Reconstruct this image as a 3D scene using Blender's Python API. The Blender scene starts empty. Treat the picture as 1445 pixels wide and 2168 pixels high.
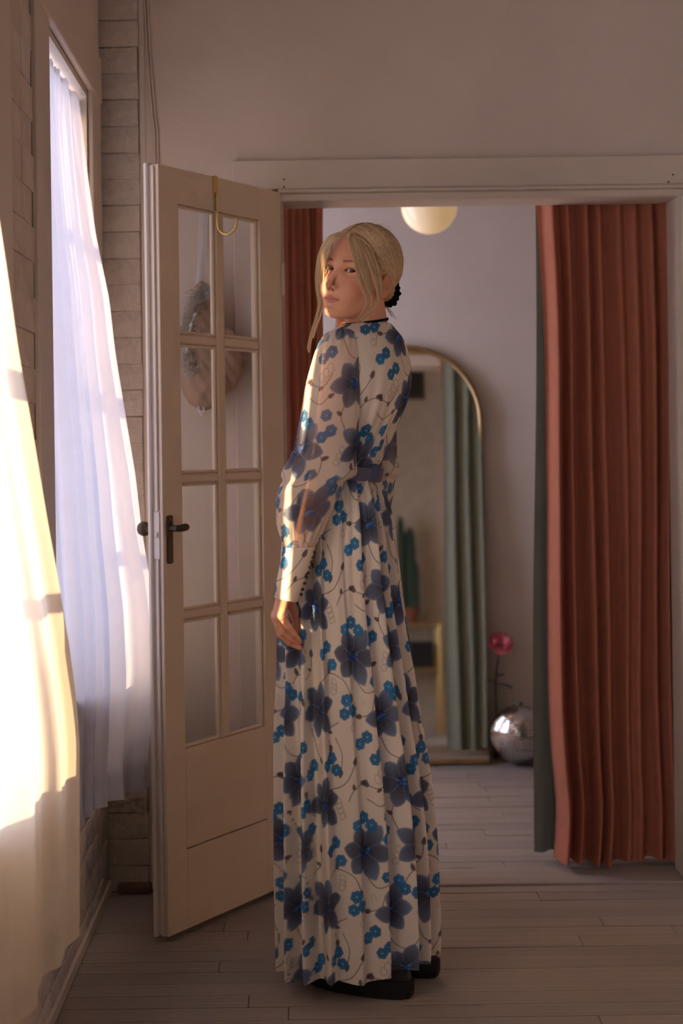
import bpy, bmesh, math, random
import numpy as np
from mathutils import Matrix, Vector

random.seed(7)
rng = np.random.default_rng(11)
scn = bpy.context.scene
COL = scn.collection

# ------------------------------------------------------------------ camera, world, sun, exposure
CX, CY, FPX, TH, CAMZ = 640.0, 945.0, 3100.0, 0.0135, 1.27
IW, IH = 1445.0, 2168.0
CT, ST = math.cos(TH), math.sin(TH)
cam_d = bpy.data.cameras.new('camera')
cam = bpy.data.objects.new('camera', cam_d)
COL.objects.link(cam)
cam_d.sensor_fit = 'VERTICAL'
cam_d.sensor_height = 36.0
cam_d.sensor_width = 24.0
cam_d.lens = FPX / IH * 36.0
cam_d.shift_x = (IW / 2 - CX) / IH
cam_d.shift_y = (CY - IH / 2) / IH
cam_d.clip_start = 0.05
cam_d.dof.use_dof = True
cam_d.dof.focus_distance = 3.42
cam_d.dof.aperture_fstop = 2.8
cam.matrix_world = Matrix(((CT, ST, 0, 0), (0, 0, -1, 0), (-ST, CT, 0, CAMZ), (0, 0, 0, 1)))
scn.camera = cam

scn.view_settings.view_transform = 'Standard'
scn.view_settings.look = 'None'
scn.view_settings.gamma = 1.0
scn.view_settings.exposure = 0.6
scn.view_settings.use_curve_mapping = False
scn.cycles.use_denoising = True
scn.cycles.use_adaptive_sampling = True
scn.cycles.adaptive_threshold = 0.08
scn.cycles.adaptive_min_samples = 16
scn.cycles.max_bounces = 7
scn.cycles.diffuse_bounces = 4
scn.cycles.glossy_bounces = 4
scn.cycles.transmission_bounces = 8
scn.cycles.transparent_max_bounces = 12
scn.cycles.sample_clamp_indirect = 6.0
scn.cycles.caustics_reflective = False
scn.cycles.caustics_refractive = False

world = bpy.data.worlds.new('world')
scn.world = world
world.use_nodes = True
bg = world.node_tree.nodes['Background']
bg.inputs[0].default_value = (0.78, 0.79, 1.0, 1)
bg.inputs[1].default_value = 4.2

sun_d = bpy.data.lights.new('sun', 'SUN')
sun_d.energy = 14.0
sun_d.color = (1.0, 0.64, 0.33)
sun_d.angle = math.radians(0.8)
sun = bpy.data.objects.new('sun', sun_d)
COL.objects.link(sun)
sun_dir = Vector((0.646, 0.763, -0.20)).normalized()      # the way the light travels
sun.rotation_euler = sun_dir.to_track_quat('-Z', 'Y').to_euler()

# ------------------------------------------------------------------ helpers
def P(px, py, Y):
    a = (px - CX) * Y / FPX
    b = (CY - py) * Y / FPX
    return np.array([a * CT + b * ST, Y, CAMZ - a * ST + b * CT])

def lin(r, g, b):
    out = []
    for c in (r, g, b):
        c = c / 255.0
        out.append(c / 12.92 if c <= 0.04045 else ((c + 0.055) / 1.055) ** 2.4)
    return tuple(out)

def new_mat(name):
    m = bpy.data.materials.new(name)
    m.use_nodes = True
    nt = m.node_tree
    return m, nt, nt.nodes['Principled BSDF'], nt.nodes['Material Output']

def tex(nt, kind, **kw):
    n = nt.nodes.new(kind)
    for k, v in kw.items():
        n.inputs[k].default_value = v
    return n

def mat(name, rgb, rough=0.6, var=0.08, scale=6.0, bump=0.0, bscale=60.0, metal=0.0, spec=0.4, rand=0.0, stretch=None):
    """painted / dyed surface with noise-driven colour variation and fine relief"""
    m, nt, b, out = new_mat(name)
    L = nt.links.new
    tc = nt.nodes.new('ShaderNodeTexCoord')
    mp = nt.nodes.new('ShaderNodeMapping')
    L(tc.outputs['Object'], mp.inputs[0])
    if stretch:
        mp.inputs['Scale'].default_value = stretch
    n = tex(nt, 'ShaderNodeTexNoise', Scale=scale, Detail=5.0, Roughness=0.6)
    L(mp.outputs[0], n.inputs['Vector'])
    ramp = nt.nodes.new('ShaderNodeValToRGB')
    ramp.color_ramp.elements[0].position = 0.3
    ramp.color_ramp.elements[1].position = 0.7
    ramp.color_ramp.elements[0].color = tuple(max(0, c * (1 - var)) for c in rgb) + (1,)
    ramp.color_ramp.elements[1].color = tuple(min(1, c * (1 + var)) for c in rgb) + (1,)
    L(n.outputs['Fac'], ramp.inputs[0])
    col = ramp.outputs[0]
    if rand:
        oi = nt.nodes.new('ShaderNodeObjectInfo')
        mr = nt.nodes.new('ShaderNodeMapRange')
        mr.inputs['To Min'].default_value = 1 - rand
        mr.inputs['To Max'].default_value = 1 + rand
        L(oi.outputs['Random'], mr.inputs[0])
        vm = nt.nodes.new('ShaderNodeVectorMath'); vm.operation = 'SCALE'
        L(col, vm.inputs[0]); L(mr.outputs[0], vm.inputs['Scale'])
        col = vm.outputs[0]
    L(col, b.inputs['Base Color'])
    b.inputs['Roughness'].default_value = rough
    b.inputs['Metallic'].default_value = metal
    b.inputs['Specular IOR Level'].default_value = spec
    if bump:
        n2 = tex(nt, 'ShaderNodeTexNoise', Scale=bscale, Detail=4.0)
        L(mp.outputs[0], n2.inputs['Vector'])
        bp = nt.nodes.new('ShaderNodeBump')
        bp.inputs['Strength'].default_value = bump
        bp.inputs['Distance'].default_value = 0.01
        L(n2.outputs['Fac'], bp.inputs['Height'])
        L(bp.outputs[0], b.inputs['Normal'])
    return m

def cloth_mat(name, rgb, transl=0.3, transp=0.0, attr=None, rough=0.8, weave=900.0, var=0.05):
    m, nt, b, out = new_mat(name)
    L = nt.links.new
    nt.nodes.remove(b)
    if attr:
        a = nt.nodes.new('ShaderNodeAttribute'); a.attribute_name = attr
        col = a.outputs['Color']
    else:
        tc = nt.nodes.new('ShaderNodeTexCoord')
        n = tex(nt, 'ShaderNodeTexNoise', Scale=25.0, Detail=6.0)
        L(tc.outputs['Object'], n.inputs['Vector'])
        r = nt.nodes.new('ShaderNodeValToRGB')
        r.color_ramp.elements[0].color = tuple(c * (1 - var) for c in rgb) + (1,)
        r.color_ramp.elements[1].color = tuple(min(1, c * (1 + var)) for c in rgb) + (1,)
        L(n.outputs['Fac'], r.inputs[0])
        col = r.outputs[0]
    d = nt.nodes.new('ShaderNodeBsdfDiffuse'); L(col, d.inputs[0])
    t = nt.nodes.new('ShaderNodeBsdfTranslucent'); L(col, t.inputs[0])
    tc2 = nt.nodes.new('ShaderNodeTexCoord')
    w = tex(nt, 'ShaderNodeTexNoise', Scale=weave, Detail=2.0)
    L(tc2.outputs['Object'], w.inputs['Vector'])
    bp = nt.nodes.new('ShaderNodeBump'); bp.inputs['Strength'].default_value = 0.15
    bp.inputs['Distance'].default_value = 0.001
    L(w.outputs['Fac'], bp.inputs['Height']); L(bp.outputs[0], d.inputs['Normal'])
    mx = nt.nodes.new('ShaderNodeMixShader'); mx.inputs[0].default_value = transl
    L(d.outputs[0], mx.inputs[1]); L(t.outputs[0], mx.inputs[2])
    last = mx
    if transp:
        tr = nt.nodes.new('ShaderNodeBsdfTransparent')
        m2 = nt.nodes.new('ShaderNodeMixShader'); m2.inputs[0].default_value = transp
        L(mx.outputs[0], m2.inputs[1]); L(tr.outputs[0], m2.inputs[2])
        last = m2
    L(last.outputs[0], out.inputs[0])
    return m

def glass_mat(name, tint=(0.93, 0.95, 0.97), refl=0.04):
    m, nt, b, out = new_mat(name)
    nt.nodes.remove(b)
    L = nt.links.new
    tr = nt.nodes.new('ShaderNodeBsdfTransparent'); tr.inputs[0].default_value = (*tint, 1)
    g = nt.nodes.new('ShaderNodeBsdfGlossy'); g.inputs['Roughness'].default_value = 0.03
    fc = nt.nodes.new('ShaderNodeLayerWeight'); fc.inputs['Blend'].default_value = 0.5
    pw = nt.nodes.new('ShaderNodeMath'); pw.operation = 'POWER'; pw.inputs[1].default_value = 5.0
    L(fc.outputs['Facing'], pw.inputs[0])
    lw = nt.nodes.new('ShaderNodeMath'); lw.operation = 'MULTIPLY_ADD'; lw.use_clamp = True
    lw.inputs[1].default_value = 1.0 - refl; lw.inputs[2].default_value = refl
    L(pw.outputs[0], lw.inputs[0])
    n = tex(nt, 'ShaderNodeTexNoise', Scale=9.0, Detail=1.0)
    tc = nt.nodes.new('ShaderNodeTexCoord'); L(tc.outputs['Object'], n.inputs['Vector'])
    bp = nt.nodes.new('ShaderNodeBump'); bp.inputs['Strength'].default_value = 0.08
    bp.inputs['Distance'].default_value = 0.01
    L(n.outputs['Fac'], bp.inputs['Height']); L(bp.outputs[0], g.inputs['Normal'])
    mx = nt.nodes.new('ShaderNodeMixShader')
    L(lw.outputs[0], mx.inputs[0]); L(tr.outputs[0], mx.inputs[1]); L(g.outputs[0], mx.inputs[2])
    L(mx.outputs[0], out.inputs[0])
    return m

def tag(o, label=None, cat=None, group=None, kind=None):
    if label: o['label'] = label
    if cat: o['category'] = cat
    if group: o['group'] = group
    if kind: o['kind'] = kind
    return o

def setparent(o, parent):
    if parent is not None:
        o.parent = parent
        o.matrix_parent_inverse = parent.matrix_world.inverted()

def empty(name, loc=(0, 0, 0), rot=None, parent=None):
    o = bpy.data.objects.new(name, None)
    o.empty_display_size = 0.1
    COL.objects.link(o)
    mw = Matrix.Translation(Vector(loc))
    if rot is not None:
        mw = mw @ rot.to_4x4()
    o.matrix_world = mw
    if parent is not None:
        o.parent = parent
        o.matrix_parent_inverse = parent.matrix_world.inverted()
    bpy.context.view_layer.update()
    return o

def mesh_np(name, V, F, m, parent=None, smooth=True, colors=None, attr='Col', local=False):
    """V (n,3), F (k,4) or (k,3) arrays or list of face arrays"""
    V = np.asarray(V, dtype=np.float32)
    me = bpy.data.meshes.new(name)
    if isinstance(F, np.ndarray):
        F = [F]
    F = [f for f in F if len(f)]
    me.vertices.add(len(V)); me.vertices.foreach_set('co', V.ravel())
    nl = sum(f.size for f in F); nf = sum(len(f) for f in F)
    me.loops.add(nl); me.polygons.add(nf)
    me.loops.foreach_set('vertex_index', np.concatenate([f.ravel() for f in F]).astype(np.int32))
    ls = np.concatenate([np.full(len(f), f.shape[1], dtype=np.int32) for f in F])
    starts = np.concatenate([[0], np.cumsum(ls)[:-1]]).astype(np.int32)
    me.polygons.foreach_set('loop_start', starts)
    me.polygons.foreach_set('use_smooth', np.full(nf, smooth))
    me.update(calc_edges=True)
    me.validate()
    if colors is not None:
        ca = me.color_attributes.new(attr, 'FLOAT_COLOR', 'POINT')
        c = np.ones((len(V), 4), dtype=np.float32); c[:, :3] = colors
        ca.data.foreach_set('color', c.ravel())
    me.materials.append(m)
    o = bpy.data.objects.new(name, me)
    COL.objects.link(o)
    if parent is not None:
        o.parent = parent
        if not local:
            o.matrix_parent_inverse = parent.matrix_world.inverted()
    return o

class MB:
    """collects simple shapes into one mesh"""
    def __init__(self):
        self.V = []; self.F3 = []; self.F4 = []; self.n = 0
    def add(self, V, F):
        V = np.asarray(V, float)
        F = np.asarray(F, int) + self.n
        (self.F4 if F.shape[1] == 4 else self.F3).append(F)
        self.V.append(V); self.n += len(V)
    def box(self, x0, x1, y0, y1, z0, z1, bevel=0.0):
        if bevel <= 0:
            V = [(x, y, z) for x in (x0, x1) for y in (y0, y1) for z in (z0, z1)]
            F = [(0, 1, 3, 2), (4, 6, 7, 5), (0, 4, 5, 1), (2, 3, 7, 6), (0, 2, 6, 4), (1, 5, 7, 3)]
            self.add(V, F); return self
        bm = bmesh.new()
        bmesh.ops.create_cube(bm, size=1.0)
        for v in bm.verts:
            v.co.x = (x0 + x1) / 2 + v.co.x * (x1 - x0)
            v.co.y = (y0 + y1) / 2 + v.co.y * (y1 - y0)
            v.co.z = (z0 + z1) / 2 + v.co.z * (z1 - z0)
        bmesh.ops.bevel(bm, geom=list(bm.edges), offset=bevel, segments=1, profile=0.5, affect='EDGES')
        self.from_bm(bm); return self
    def from_bm(self, bm):
        bmesh.ops.triangulate(bm, faces=[f for f in bm.faces if len(f.verts) > 4])
        bm.verts.ensure_lookup_table(); bm.verts.index_update()
        V = [v.co[:] for v in bm.verts]
        f3 = [[v.index for v in f.verts] for f in bm.faces if len(f.verts) == 3]
        f4 = [[v.index for v in f.verts] for f in bm.faces if len(f.verts) == 4]
        if f3: self.F3.append(np.array(f3) + self.n)
        if f4: self.F4.append(np.array(f4) + self.n)
        self.V.append(np.array(V)); self.n += len(V); bm.free()
    def tube(self, pts, r, seg=8, cap=True):
        V, F = tube_np(np.asarray(pts, float)[None], np.broadcast_to(np.asarray(r, float), (len(pts),))[None], seg)
        n0 = self.n
        self.add(V, F)
        if cap:
            c0 = np.asarray(pts[0], float); c1 = np.asarray(pts[-1], float)
            k = len(pts)
            self.add(np.vstack([V[:seg], c0[None]]), [(i, seg, (i + 1) % seg) for i in range(seg)])
            self.add(np.vstack([V[(k - 1) * seg:], c1[None]]), [((i + 1) % seg, seg, i) for i in range(seg)])
        return self
    def lathe(self, prof, center, seg=32, axis='Z'):
        prof = np.asarray(prof, float)
        a = np.linspace(0, 2 * np.pi, seg, endpoint=False)
        V = np.zeros((len(prof), seg, 3))
        V[..., 0] = prof[:, 0:1] * np.cos(a); V[..., 1] = prof[:, 0:1] * np.sin(a); V[..., 2] = prof[:, 1:2]
        if axis == 'Y':
            V = V[..., [0, 2, 1]]
        V = V + np.asarray(center)
        self.add(V.reshape(-1, 3), grid_faces(len(prof), seg, wrap=True)); return self
    def build(self, name, m, parent=None, smooth=False, local=False):
        F = []
        if self.F3: F.append(np.vstack(self.F3))
        if self.F4: F.append(np.vstack(self.F4))
        return mesh_np(name, np.vstack(self.V), F, m, parent, smooth, local=local)

def grid_faces(nr, nc, wrap=False):
    i = np.arange(nr - 1)[:, None]
    c = nc if wrap else nc - 1
    j = np.arange(c)[None, :]
    j2 = (j + 1) % nc
    a = i * nc + j; b = i * nc + j2; d = (i + 1) * nc + j2; e = (i + 1) * nc + j
    return np.stack([a, b, d, e], -1).reshape(-1, 4)

def tube_np(paths, rad, seg=3):
    """paths (N,K,3), rad (N,K) -> verts, quads"""
    N, K, _ = paths.shape
    T = np.gradient(paths, axis=1)
    T /= np.linalg.norm(T, axis=2, keepdims=True) + 1e-12
    ref = np.where(np.abs(T[..., 2:3]) > 0.85, np.array([1.0, 0, 0]), np.array([0, 0, 1.0]))
    ref = np.broadcast_to(ref[:, K // 2:K // 2 + 1], T.shape)
    A = np.cross(T, ref); A /= np.linalg.norm(A, axis=2, keepdims=True) + 1e-12
    B = np.cross(T, A)
    ang = np.linspace(0, 2 * np.pi, seg, endpoint=False)
    V = paths[:, :, None] + rad[:, :, None, None] * (A[:, :, None] * np.cos(ang)[:, None] + B[:, :, None] * np.sin(ang)[:, None])
    gf = grid_faces(K, seg, wrap=True)
    F = (gf[None] + (np.arange(N) * K * seg)[:, None, None]).reshape(-1, 4)
    return V.reshape(-1, 3), F

def boxobj(name, x0, x1, y0, y1, z0, z1, m, parent=None, bevel=0.0, local=False):
    return MB().box(x0, x1, y0, y1, z0, z1, bevel).build(name, m, parent, local=local)

def interp_curve(pts, n):
    """smooth Catmull-Rom through pts"""
    pts = np.asarray(pts, float)
    k = len(pts)
    t = np.linspace(0, k - 1, n)
    i = np.clip(t.astype(int), 0, k - 2); f = (t - i)[:, None]
    p0 = pts[np.clip(i - 1, 0, k - 1)]; p1 = pts[i]; p2 = pts[i + 1]; p3 = pts[np.clip(i + 2, 0, k - 1)]
    return 0.5 * ((2 * p1) + (-p0 + p2) * f + (2 * p0 - 5 * p1 + 4 * p2 - p3) * f ** 2 + (-p0 + 3 * p1 - 3 * p2 + p3) * f ** 3)

def smoothcol(x, y, q):
    """smooth 1-D interpolation (monotone-ish cubic through knots)"""
    x = np.asarray(x, float); y = np.asarray(y, float)
    d = np.gradient(y, x)
    i = np.clip(np.searchsorted(x, q) - 1, 0, len(x) - 2)
    h = x[i + 1] - x[i]; t = np.clip((q - x[i]) / h, 0, 1)
    return (2*t**3-3*t**2+1)*y[i] + (t**3-2*t**2+t)*h*d[i] + (-2*t**3+3*t**2)*y[i+1] + (t**3-t**2)*h*d[i+1]

def surface_nets(F, origin, h):
    S = F < 0
    nx, ny, nz = F.shape
    cnt = np.zeros((nx - 1, ny - 1, nz - 1), np.int8)
    corners = [(i, j, k) for i in (0, 1) for j in (0, 1) for k in (0, 1)]
    for (i, j, k) in corners:
        cnt += S[i:nx - 1 + i, j:ny - 1 + j, k:nz - 1 + k]
    act = (cnt > 0) & (cnt < 8)
    I, J, K = np.nonzero(act)
    idx = np.full(act.shape, -1, np.int64); idx[I, J, K] = np.arange(len(I))
    vals = {c: F[I + c[0], J + c[1], K + c[2]] for c in corners}
    acc = np.zeros((len(I), 3)); num = np.zeros(len(I))
    for a in corners:
        for ax in range(3):
            if a[ax] == 0:
                b = list(a); b[ax] = 1; b = tuple(b)
                va, vb = vals[a], vals[b]
                m = (va < 0) != (vb < 0)
                t = np.where(m, va / np.where(m, va - vb, 1), 0)
                p = np.zeros((len(I), 3)); p[:] = a; p[:, ax] = t
                acc += p * m[:, None]; num += m
    V = np.stack([I, J, K], 1) + acc / num[:, None]
    V = np.asarray(origin) + V * h
    faces = []
    for ax in range(3):
        sl0 = [slice(None)] * 3; sl1 = [slice(None)] * 3
        sl0[ax] = slice(0, -1); sl1[ax] = slice(1, None)
        A = S[tuple(sl0)]; B = S[tuple(sl1)]
        e = np.argwhere(A != B)
        o1, o2 = (ax + 1) % 3, (ax + 2) % 3
        lim = [nx - 1, ny - 1, nz - 1]
        ok = (e[:, o1] >= 1) & (e[:, o2] >= 1) & (e[:, o1] < lim[o1]) & (e[:, o2] < lim[o2])
        e = e[ok]
        def cell(d1, d2):
            c = e.copy(); c[:, o1] += d1; c[:, o2] += d2
            return idx[c[:, 0], c[:, 1], c[:, 2]]
        q = np.stack([cell(-1, -1), cell(0, -1), cell(0, 0), cell(-1, 0)], 1)
        flip = ~A[e[:, 0], e[:, 1], e[:, 2]]
        q[flip] = q[flip][:, ::-1]
        faces.append(q)
    Fq = np.vstack(faces)
    return V, Fq[(Fq >= 0).all(1)]

def smin(a, b, k):
    h = np.clip(0.5 + 0.5 * (b - a) / k, 0, 1)
    return b + (a - b) * h - k * h * (1 - h)
def smax(a, b, k):
    return -smin(-a, -b, k)
def ell(p, c, r):
    q = [(p[i] - c[i]) / r[i] for i in range(3)]
    k0 = np.sqrt(q[0]**2 + q[1]**2 + q[2]**2)
    k1 = np.sqrt((q[0]/r[0])**2 + (q[1]/r[1])**2 + (q[2]/r[2])**2) + 1e-9
    return k0 * (k0 - 1) / k1
def cone(p, a, b, ra, rb):
    a = np.asarray(a, float); b = np.asarray(b, float)
    d = b - a; L2 = (d * d).sum()
    pa = [p[i] - a[i] for i in range(3)]
    t = np.clip((pa[0]*d[0] + pa[1]*d[1] + pa[2]*d[2]) / L2, 0, 1)
    return np.sqrt(sum((pa[i] - t * d[i])**2 for i in range(3))) - (ra + (rb - ra) * t)

# ------------------------------------------------------------------ materials
M = {}
M['plaster'] = mat('plaster_paint', (0.72, 0.62, 0.54), 0.75, 0.05, 2.5, 0.12, 45)
M['trim'] = mat('trim_paint', (0.70, 0.61, 0.52), 0.5, 0.05, 4, 0.08, 40)
M['brick'] = mat('painted_brick', (0.66, 0.58, 0.51), 0.8, 0.10, 14, 0.9, 42, rand=0.05)
M['mortar'] = mat('painted_mortar', (0.58, 0.51, 0.45), 0.9, 0.15, 20, 0.8, 60)
M['floor'] = mat('floor_base', (0.06, 0.045, 0.035), 0.9, 0.2, 5)
M['plank'] = mat('painted_plank', (0.37, 0.31, 0.27), 0.55, 0.14, 3.0, 0.25, 26, rand=0.07, stretch=(0.35, 5, 5))
def wear(m, dark, thr=0.66, sc=7.0):
    nt = m.node_tree; L = nt.links.new; b = nt.nodes['Principled BSDF']
    src = b.inputs['Base Color'].links[0].from_socket
    g = nt.nodes.new('ShaderNodeNewGeometry'); mp = nt.nodes.new('ShaderNodeMapping'); mp.inputs['Scale'].default_value = (0.22, 6.0, 1.0)
    L(g.outputs['Position'], mp.inputs[0])
    n = tex(nt, 'ShaderNodeTexNoise', Scale=sc, Detail=6.0, Roughness=0.65); L(mp.outputs[0], n.inputs['Vector'])
    r = nt.nodes.new('ShaderNodeMapRange'); r.inputs['From Min'].default_value = thr; r.inputs['From Max'].default_value = thr + 0.04
    L(n.outputs['Fac'], r.inputs[0])
    mx = nt.nodes.new('ShaderNodeMix'); mx.data_type = 'RGBA'; mx.inputs['B'].default_value = (*dark, 1)
    L(r.outputs[0], mx.inputs['Factor']); L(src, mx.inputs['A']); L(mx.outputs['Result'], b.inputs['Base Color'])
wear(M['plank'], (0.10, 0.07, 0.05))
M['ceiling'] = mat('ceiling_paint', (0.72, 0.66, 0.60), 0.85, 0.03)
M['door'] = mat('door_paint', (0.76, 0.63, 0.48), 0.42, 0.05, 5, 0.06, 50)
M['door_edge'] = mat('door_edge_paint', (0.76, 0.70, 0.64), 0.45, 0.05, 5, 0.05, 50)
M['glass'] = glass_mat('window_glass')
M['brass'] = mat('brass', (0.78, 0.56, 0.22), 0.28, 0.08, 20, metal=1.0)
M['old_brass'] = mat('aged_brass', (0.42, 0.29, 0.14), 0.42, 0.2, 14, metal=1.0)
M['iron'] = mat('dark_bronze', (0.085, 0.06, 0.045), 0.45, 0.25, 30, metal=0.6)
M['black'] = mat('black_leather', (0.012, 0.011, 0.011), 0.5, 0.2, 40, 0.2, 120)
M['blackcloth'] = cloth_mat('black_velvet', (0.014, 0.012, 0.012), 0.0)
M['sheer'] = cloth_mat('sheer_voile_skylit', (0.74, 0.75, 0.82), 0.27, 0.0)  # blue of the skylight put into the cloth colour
M['sheer2'] = cloth_mat('sheer_voile_sunlit', (0.90, 0.85, 0.74), 0.44, 0.0)  # cream of the sunlight put into the cloth colour
M['rust'] = cloth_mat('rust_velvet', lin(196, 126, 100), 0.12, 0, var=0.12)
M['teal'] = cloth_mat('sage_lining', lin(132, 138, 126), 0.1)
M['opal'] = mat('opal_glass', (0.92, 0.82, 0.62), 0.18, 0.02, spec=0.5)
_b = M['opal'].node_tree.nodes['Principled BSDF']
_b.inputs['Emission Color'].default_value = (1.0, 0.60, 0.24, 1); _b.inputs['Emission Strength'].default_value = 0.22
M['pink'] = mat('pink_petal', lin(236, 128, 142), 0.6, 0.25, 30)
M['leaf'] = mat('dark_leaf', lin(58, 74, 52), 0.5, 0.25, 18)
M['stem'] = mat('stem_green', lin(80, 84, 56), 0.6, 0.2, 20)
M['vase'] = mat('dark_glass_vase', (0.05, 0.035, 0.03), 0.1, 0.2, 8, spec=0.6)
M['plush'] = cloth_mat('tan_plush', lin(186, 158, 136), 0.1, var=0.12)
M['fur'] = cloth_mat('white_fur', lin(250, 244, 238), 0.5)
M['ribbon'] = cloth_mat('white_ribbon', lin(240, 236, 236), 0.3)
M['terracotta'] = mat('terracotta', lin(150, 92, 66), 0.8, 0.15, 12)
M['vent'] = mat('vent_metal', (0.10, 0.085, 0.07), 0.5, 0.15, 10, metal=0.5)
m, nt, b, out = new_mat('mirror_silver')
b.inputs['Base Color'].default_value = (0.80, 0.81, 0.78, 1); b.inputs['Metallic'].default_value = 1; b.inputs['Roughness'].default_value = 0.015
n = tex(nt, 'ShaderNodeTexNoise', Scale=3.0); r = nt.nodes.new('ShaderNodeMapRange')
r.inputs['To Min'].default_value = 0.005; r.inputs['To Max'].default_value = 0.03
nt.links.new(n.outputs['Fac'], r.inputs[0]); nt.links.new(r.outputs[0], b.inputs['Roughness'])
M['mirror'] = m
M['tile'] = mat('mirror_tile', (0.85, 0.82, 0.80), 0.16, 0.04, metal=1.0)

# ------------------------------------------------------------------ the room shell
XL, YB, TW = -0.575, 4.22, 0.12          # left wall face, doorway wall face, its thickness
YF, XR, ZC = -3.0, 3.4, 3.9
W1 = (3.32, 4.00); W2 = (1.62, 2.70); W3 = (-1.3, 0.7)
ZS, ZT = 0.67, 2.25
YM = 5.965                                 # back room's far wall

def struct(o, label=None):
    o['kind'] = 'structure'
    if label: o['label'] = label
    return o

floor = struct(boxobj('floor', -1.3, XR + 0.3, YF - 0.3, YM + 0.3, -0.12, -0.004, M['floor']), 'worn painted plank floor')
# front room, away from the lens: one broad painted slab
slab = boxobj('floor_slab', XL, XR, YF, 2.2, -0.004, 0.0, M['plank'], floor)
plank_me = MB().box(-0.5, 0.5, -0.5, 0.5, -0.5, 0.5, 0.012).build('plank', M['plank'])
plank_data = plank_me.data
bpy.data.objects.remove(plank_me)
def plank(x0, x1, y0, y1, dz=0.0):
    o = bpy.data.objects.new('plank', plank_data)
    COL.objects.link(o)
    o.location = ((x0 + x1) / 2, (y0 + y1) / 2, -0.0075 + dz)
    o.scale = (x1 - x0 - 0.0022, y1 - y0 - 0.0026, 0.014)
    o.parent = floor
PW = 0.0748
def plank_rows(y0, y1, xa, xb):
    y = y0; k = 0
    while y < y1 - 0.01:
        ye = min(y + PW, y1)
        x = xa; first = True
        while x < xb - 0.05:
            ln = random.uniform(0.35, 1.4) if first else random.uniform(0.9, 1.9)
            first = False
            xe = min(x + ln, xb)
            if xb - xe < 0.25: xe = xb
            plank(x, xe, y, ye, random.uniform(-0.0014, 0.0004))
            x = xe
        y = ye; k += 1
plank_rows(2.2, 4.205, XL, 2.4)
plank_rows(4.375, YM, -1.1, 1.75)
thr = MB().box(-0.05, 1.09, 4.205, 4.375, -0.01, 0.006, 0.003).build('threshold', M['plank'], floor)

# left wall with three window openings
mb = MB()
for (a, c) in ((YF, W3[0]), (W3[1], W2[0]), (W2[1], W1[0]), (W1[1], YB + TW)):
    mb.box(XL - 0.25, XL, a, c, 0, ZC)
for w in (W1, W2, W3):
    mb.box(XL - 0.25, XL, w[0], w[1], 0, ZS)
    mb.box(XL - 0.25, XL, w[0], w[1], ZT, ZC)
wall_left = struct(mb.build('wall_left', M['mortar']), 'white painted brick wall with tall windows')

brick_meshes = []
def brick_mesh(sx, sy, sz):
    bm = bmesh.new()
    bmesh.ops.create_cube(bm, size=1.0)
    for v in bm.verts:
        v.co = Vector((v.co.x * sx, v.co.y * sy, v.co.z * sz))
        v.co += Vector([random.uniform(-0.0015, 0.0015) for _ in range(3)])
    bmesh.ops.bevel(bm, geom=list(bm.edges), offset=0.003, segments=2, profile=0.6, affect='EDGES')
    q = MB(); q.from_bm(bm)
    o = q.build('brick', M['brick'], smooth=True)
    d = o.data; bpy.data.objects.remove(o)
    return d
BH = 0.0760
side_bricks = [brick_mesh(0.016, 0.209, 0.0750) for _ in range(4)]
strip_bricks = [brick_mesh(0.116, 0.016, 0.0745) for _ in range(4)]
short_bricks = [brick_mesh(0.016, 0.104, 0.0750) for _ in range(3)]
def put(data, loc, parent):
    o = bpy.data.objects.new('brick', data)
    COL.objects.link(o); o.location = loc; o.parent = parent
    o.rotation_euler = (random.uniform(-.006, .006), random.uniform(-.004, .004), random.uniform(-.006, .006))
for k in range(35):
    z = (k + 0.5) * BH
    # pier between the windows (and a little past the frame)
    for c in (0, 1):
        yc = 2.81 + 0.105 + c * 0.21 - (0.105 if k % 2 else 0)
        if yc - 0.105 < 2.80:
            put(random.choice(short_bricks), (XL + random.uniform(-.001, .0015) - 0.003, 2.86, z), wall_left)
        else:
            put(random.choice(side_bricks), (XL + random.uniform(-.001, .0015) - 0.003, yc, z), wall_left)
    if k % 2:
        put(random.choice(short_bricks), (XL - 0.003, 3.075, z), wall_left)
    if z < ZS - 0.04:
        for c in range(6):
            yc = 3.13 + 0.105 + c * 0.21 - (0.105 if k % 2 == 0 else 0)
            if yc + 0.10 < 4.21 and yc > 3.2:
                put(random.choice(side_bricks), (XL + random.uniform(-.001, .0015) - 0.003, yc, z), wall_left)
# plain painted plaster skin where the wall runs out of the picture behind the lens
MB().box(XL, XL + 0.006, YF, W3[0], 0, ZC).box(XL, XL + 0.006, W3[1], W2[0], 0, ZC).box(XL, XL + 0.006, W3[0], W3[1], ZT, ZC) \
    .box(XL, XL + 0.006, W3[0], W3[1], 0, ZS).box(XL, XL + 0.006, W2[0], W2[1], 0, ZS).box(XL, XL + 0.006, W2[0], W1[1] + 0.2, ZT + 0.13, ZC).build('plaster_skin', M['plaster'], wall_left)

# doorway wall
XB = -0.457                                # brick strip ends here, plaster begins
mb = MB()
mb.box(XB, -0.05, YB, YB + TW, 0, ZC)
mb.box(1.09, XR, YB, YB + TW, 0, ZC)
mb.box(-0.05, 1.09, YB, YB + TW, 1.985, ZC)
wall_back = struct(mb.build('wall_back', M['plaster']), 'pale plaster wall around the doorway')
stripbase = boxobj('brick_backing', XL - 0.02, XB - 0.003, YB + 0.004, YB + TW, 0, ZC, M['mortar'], wall_back)
for k in range(39):
    put(random.choice(strip_bricks), ((XL + XB) / 2 + random.uniform(-.002, .002), YB + 0.002 + random.uniform(-.002, .002), (k + 0.42) * BH), wall_back)
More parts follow.
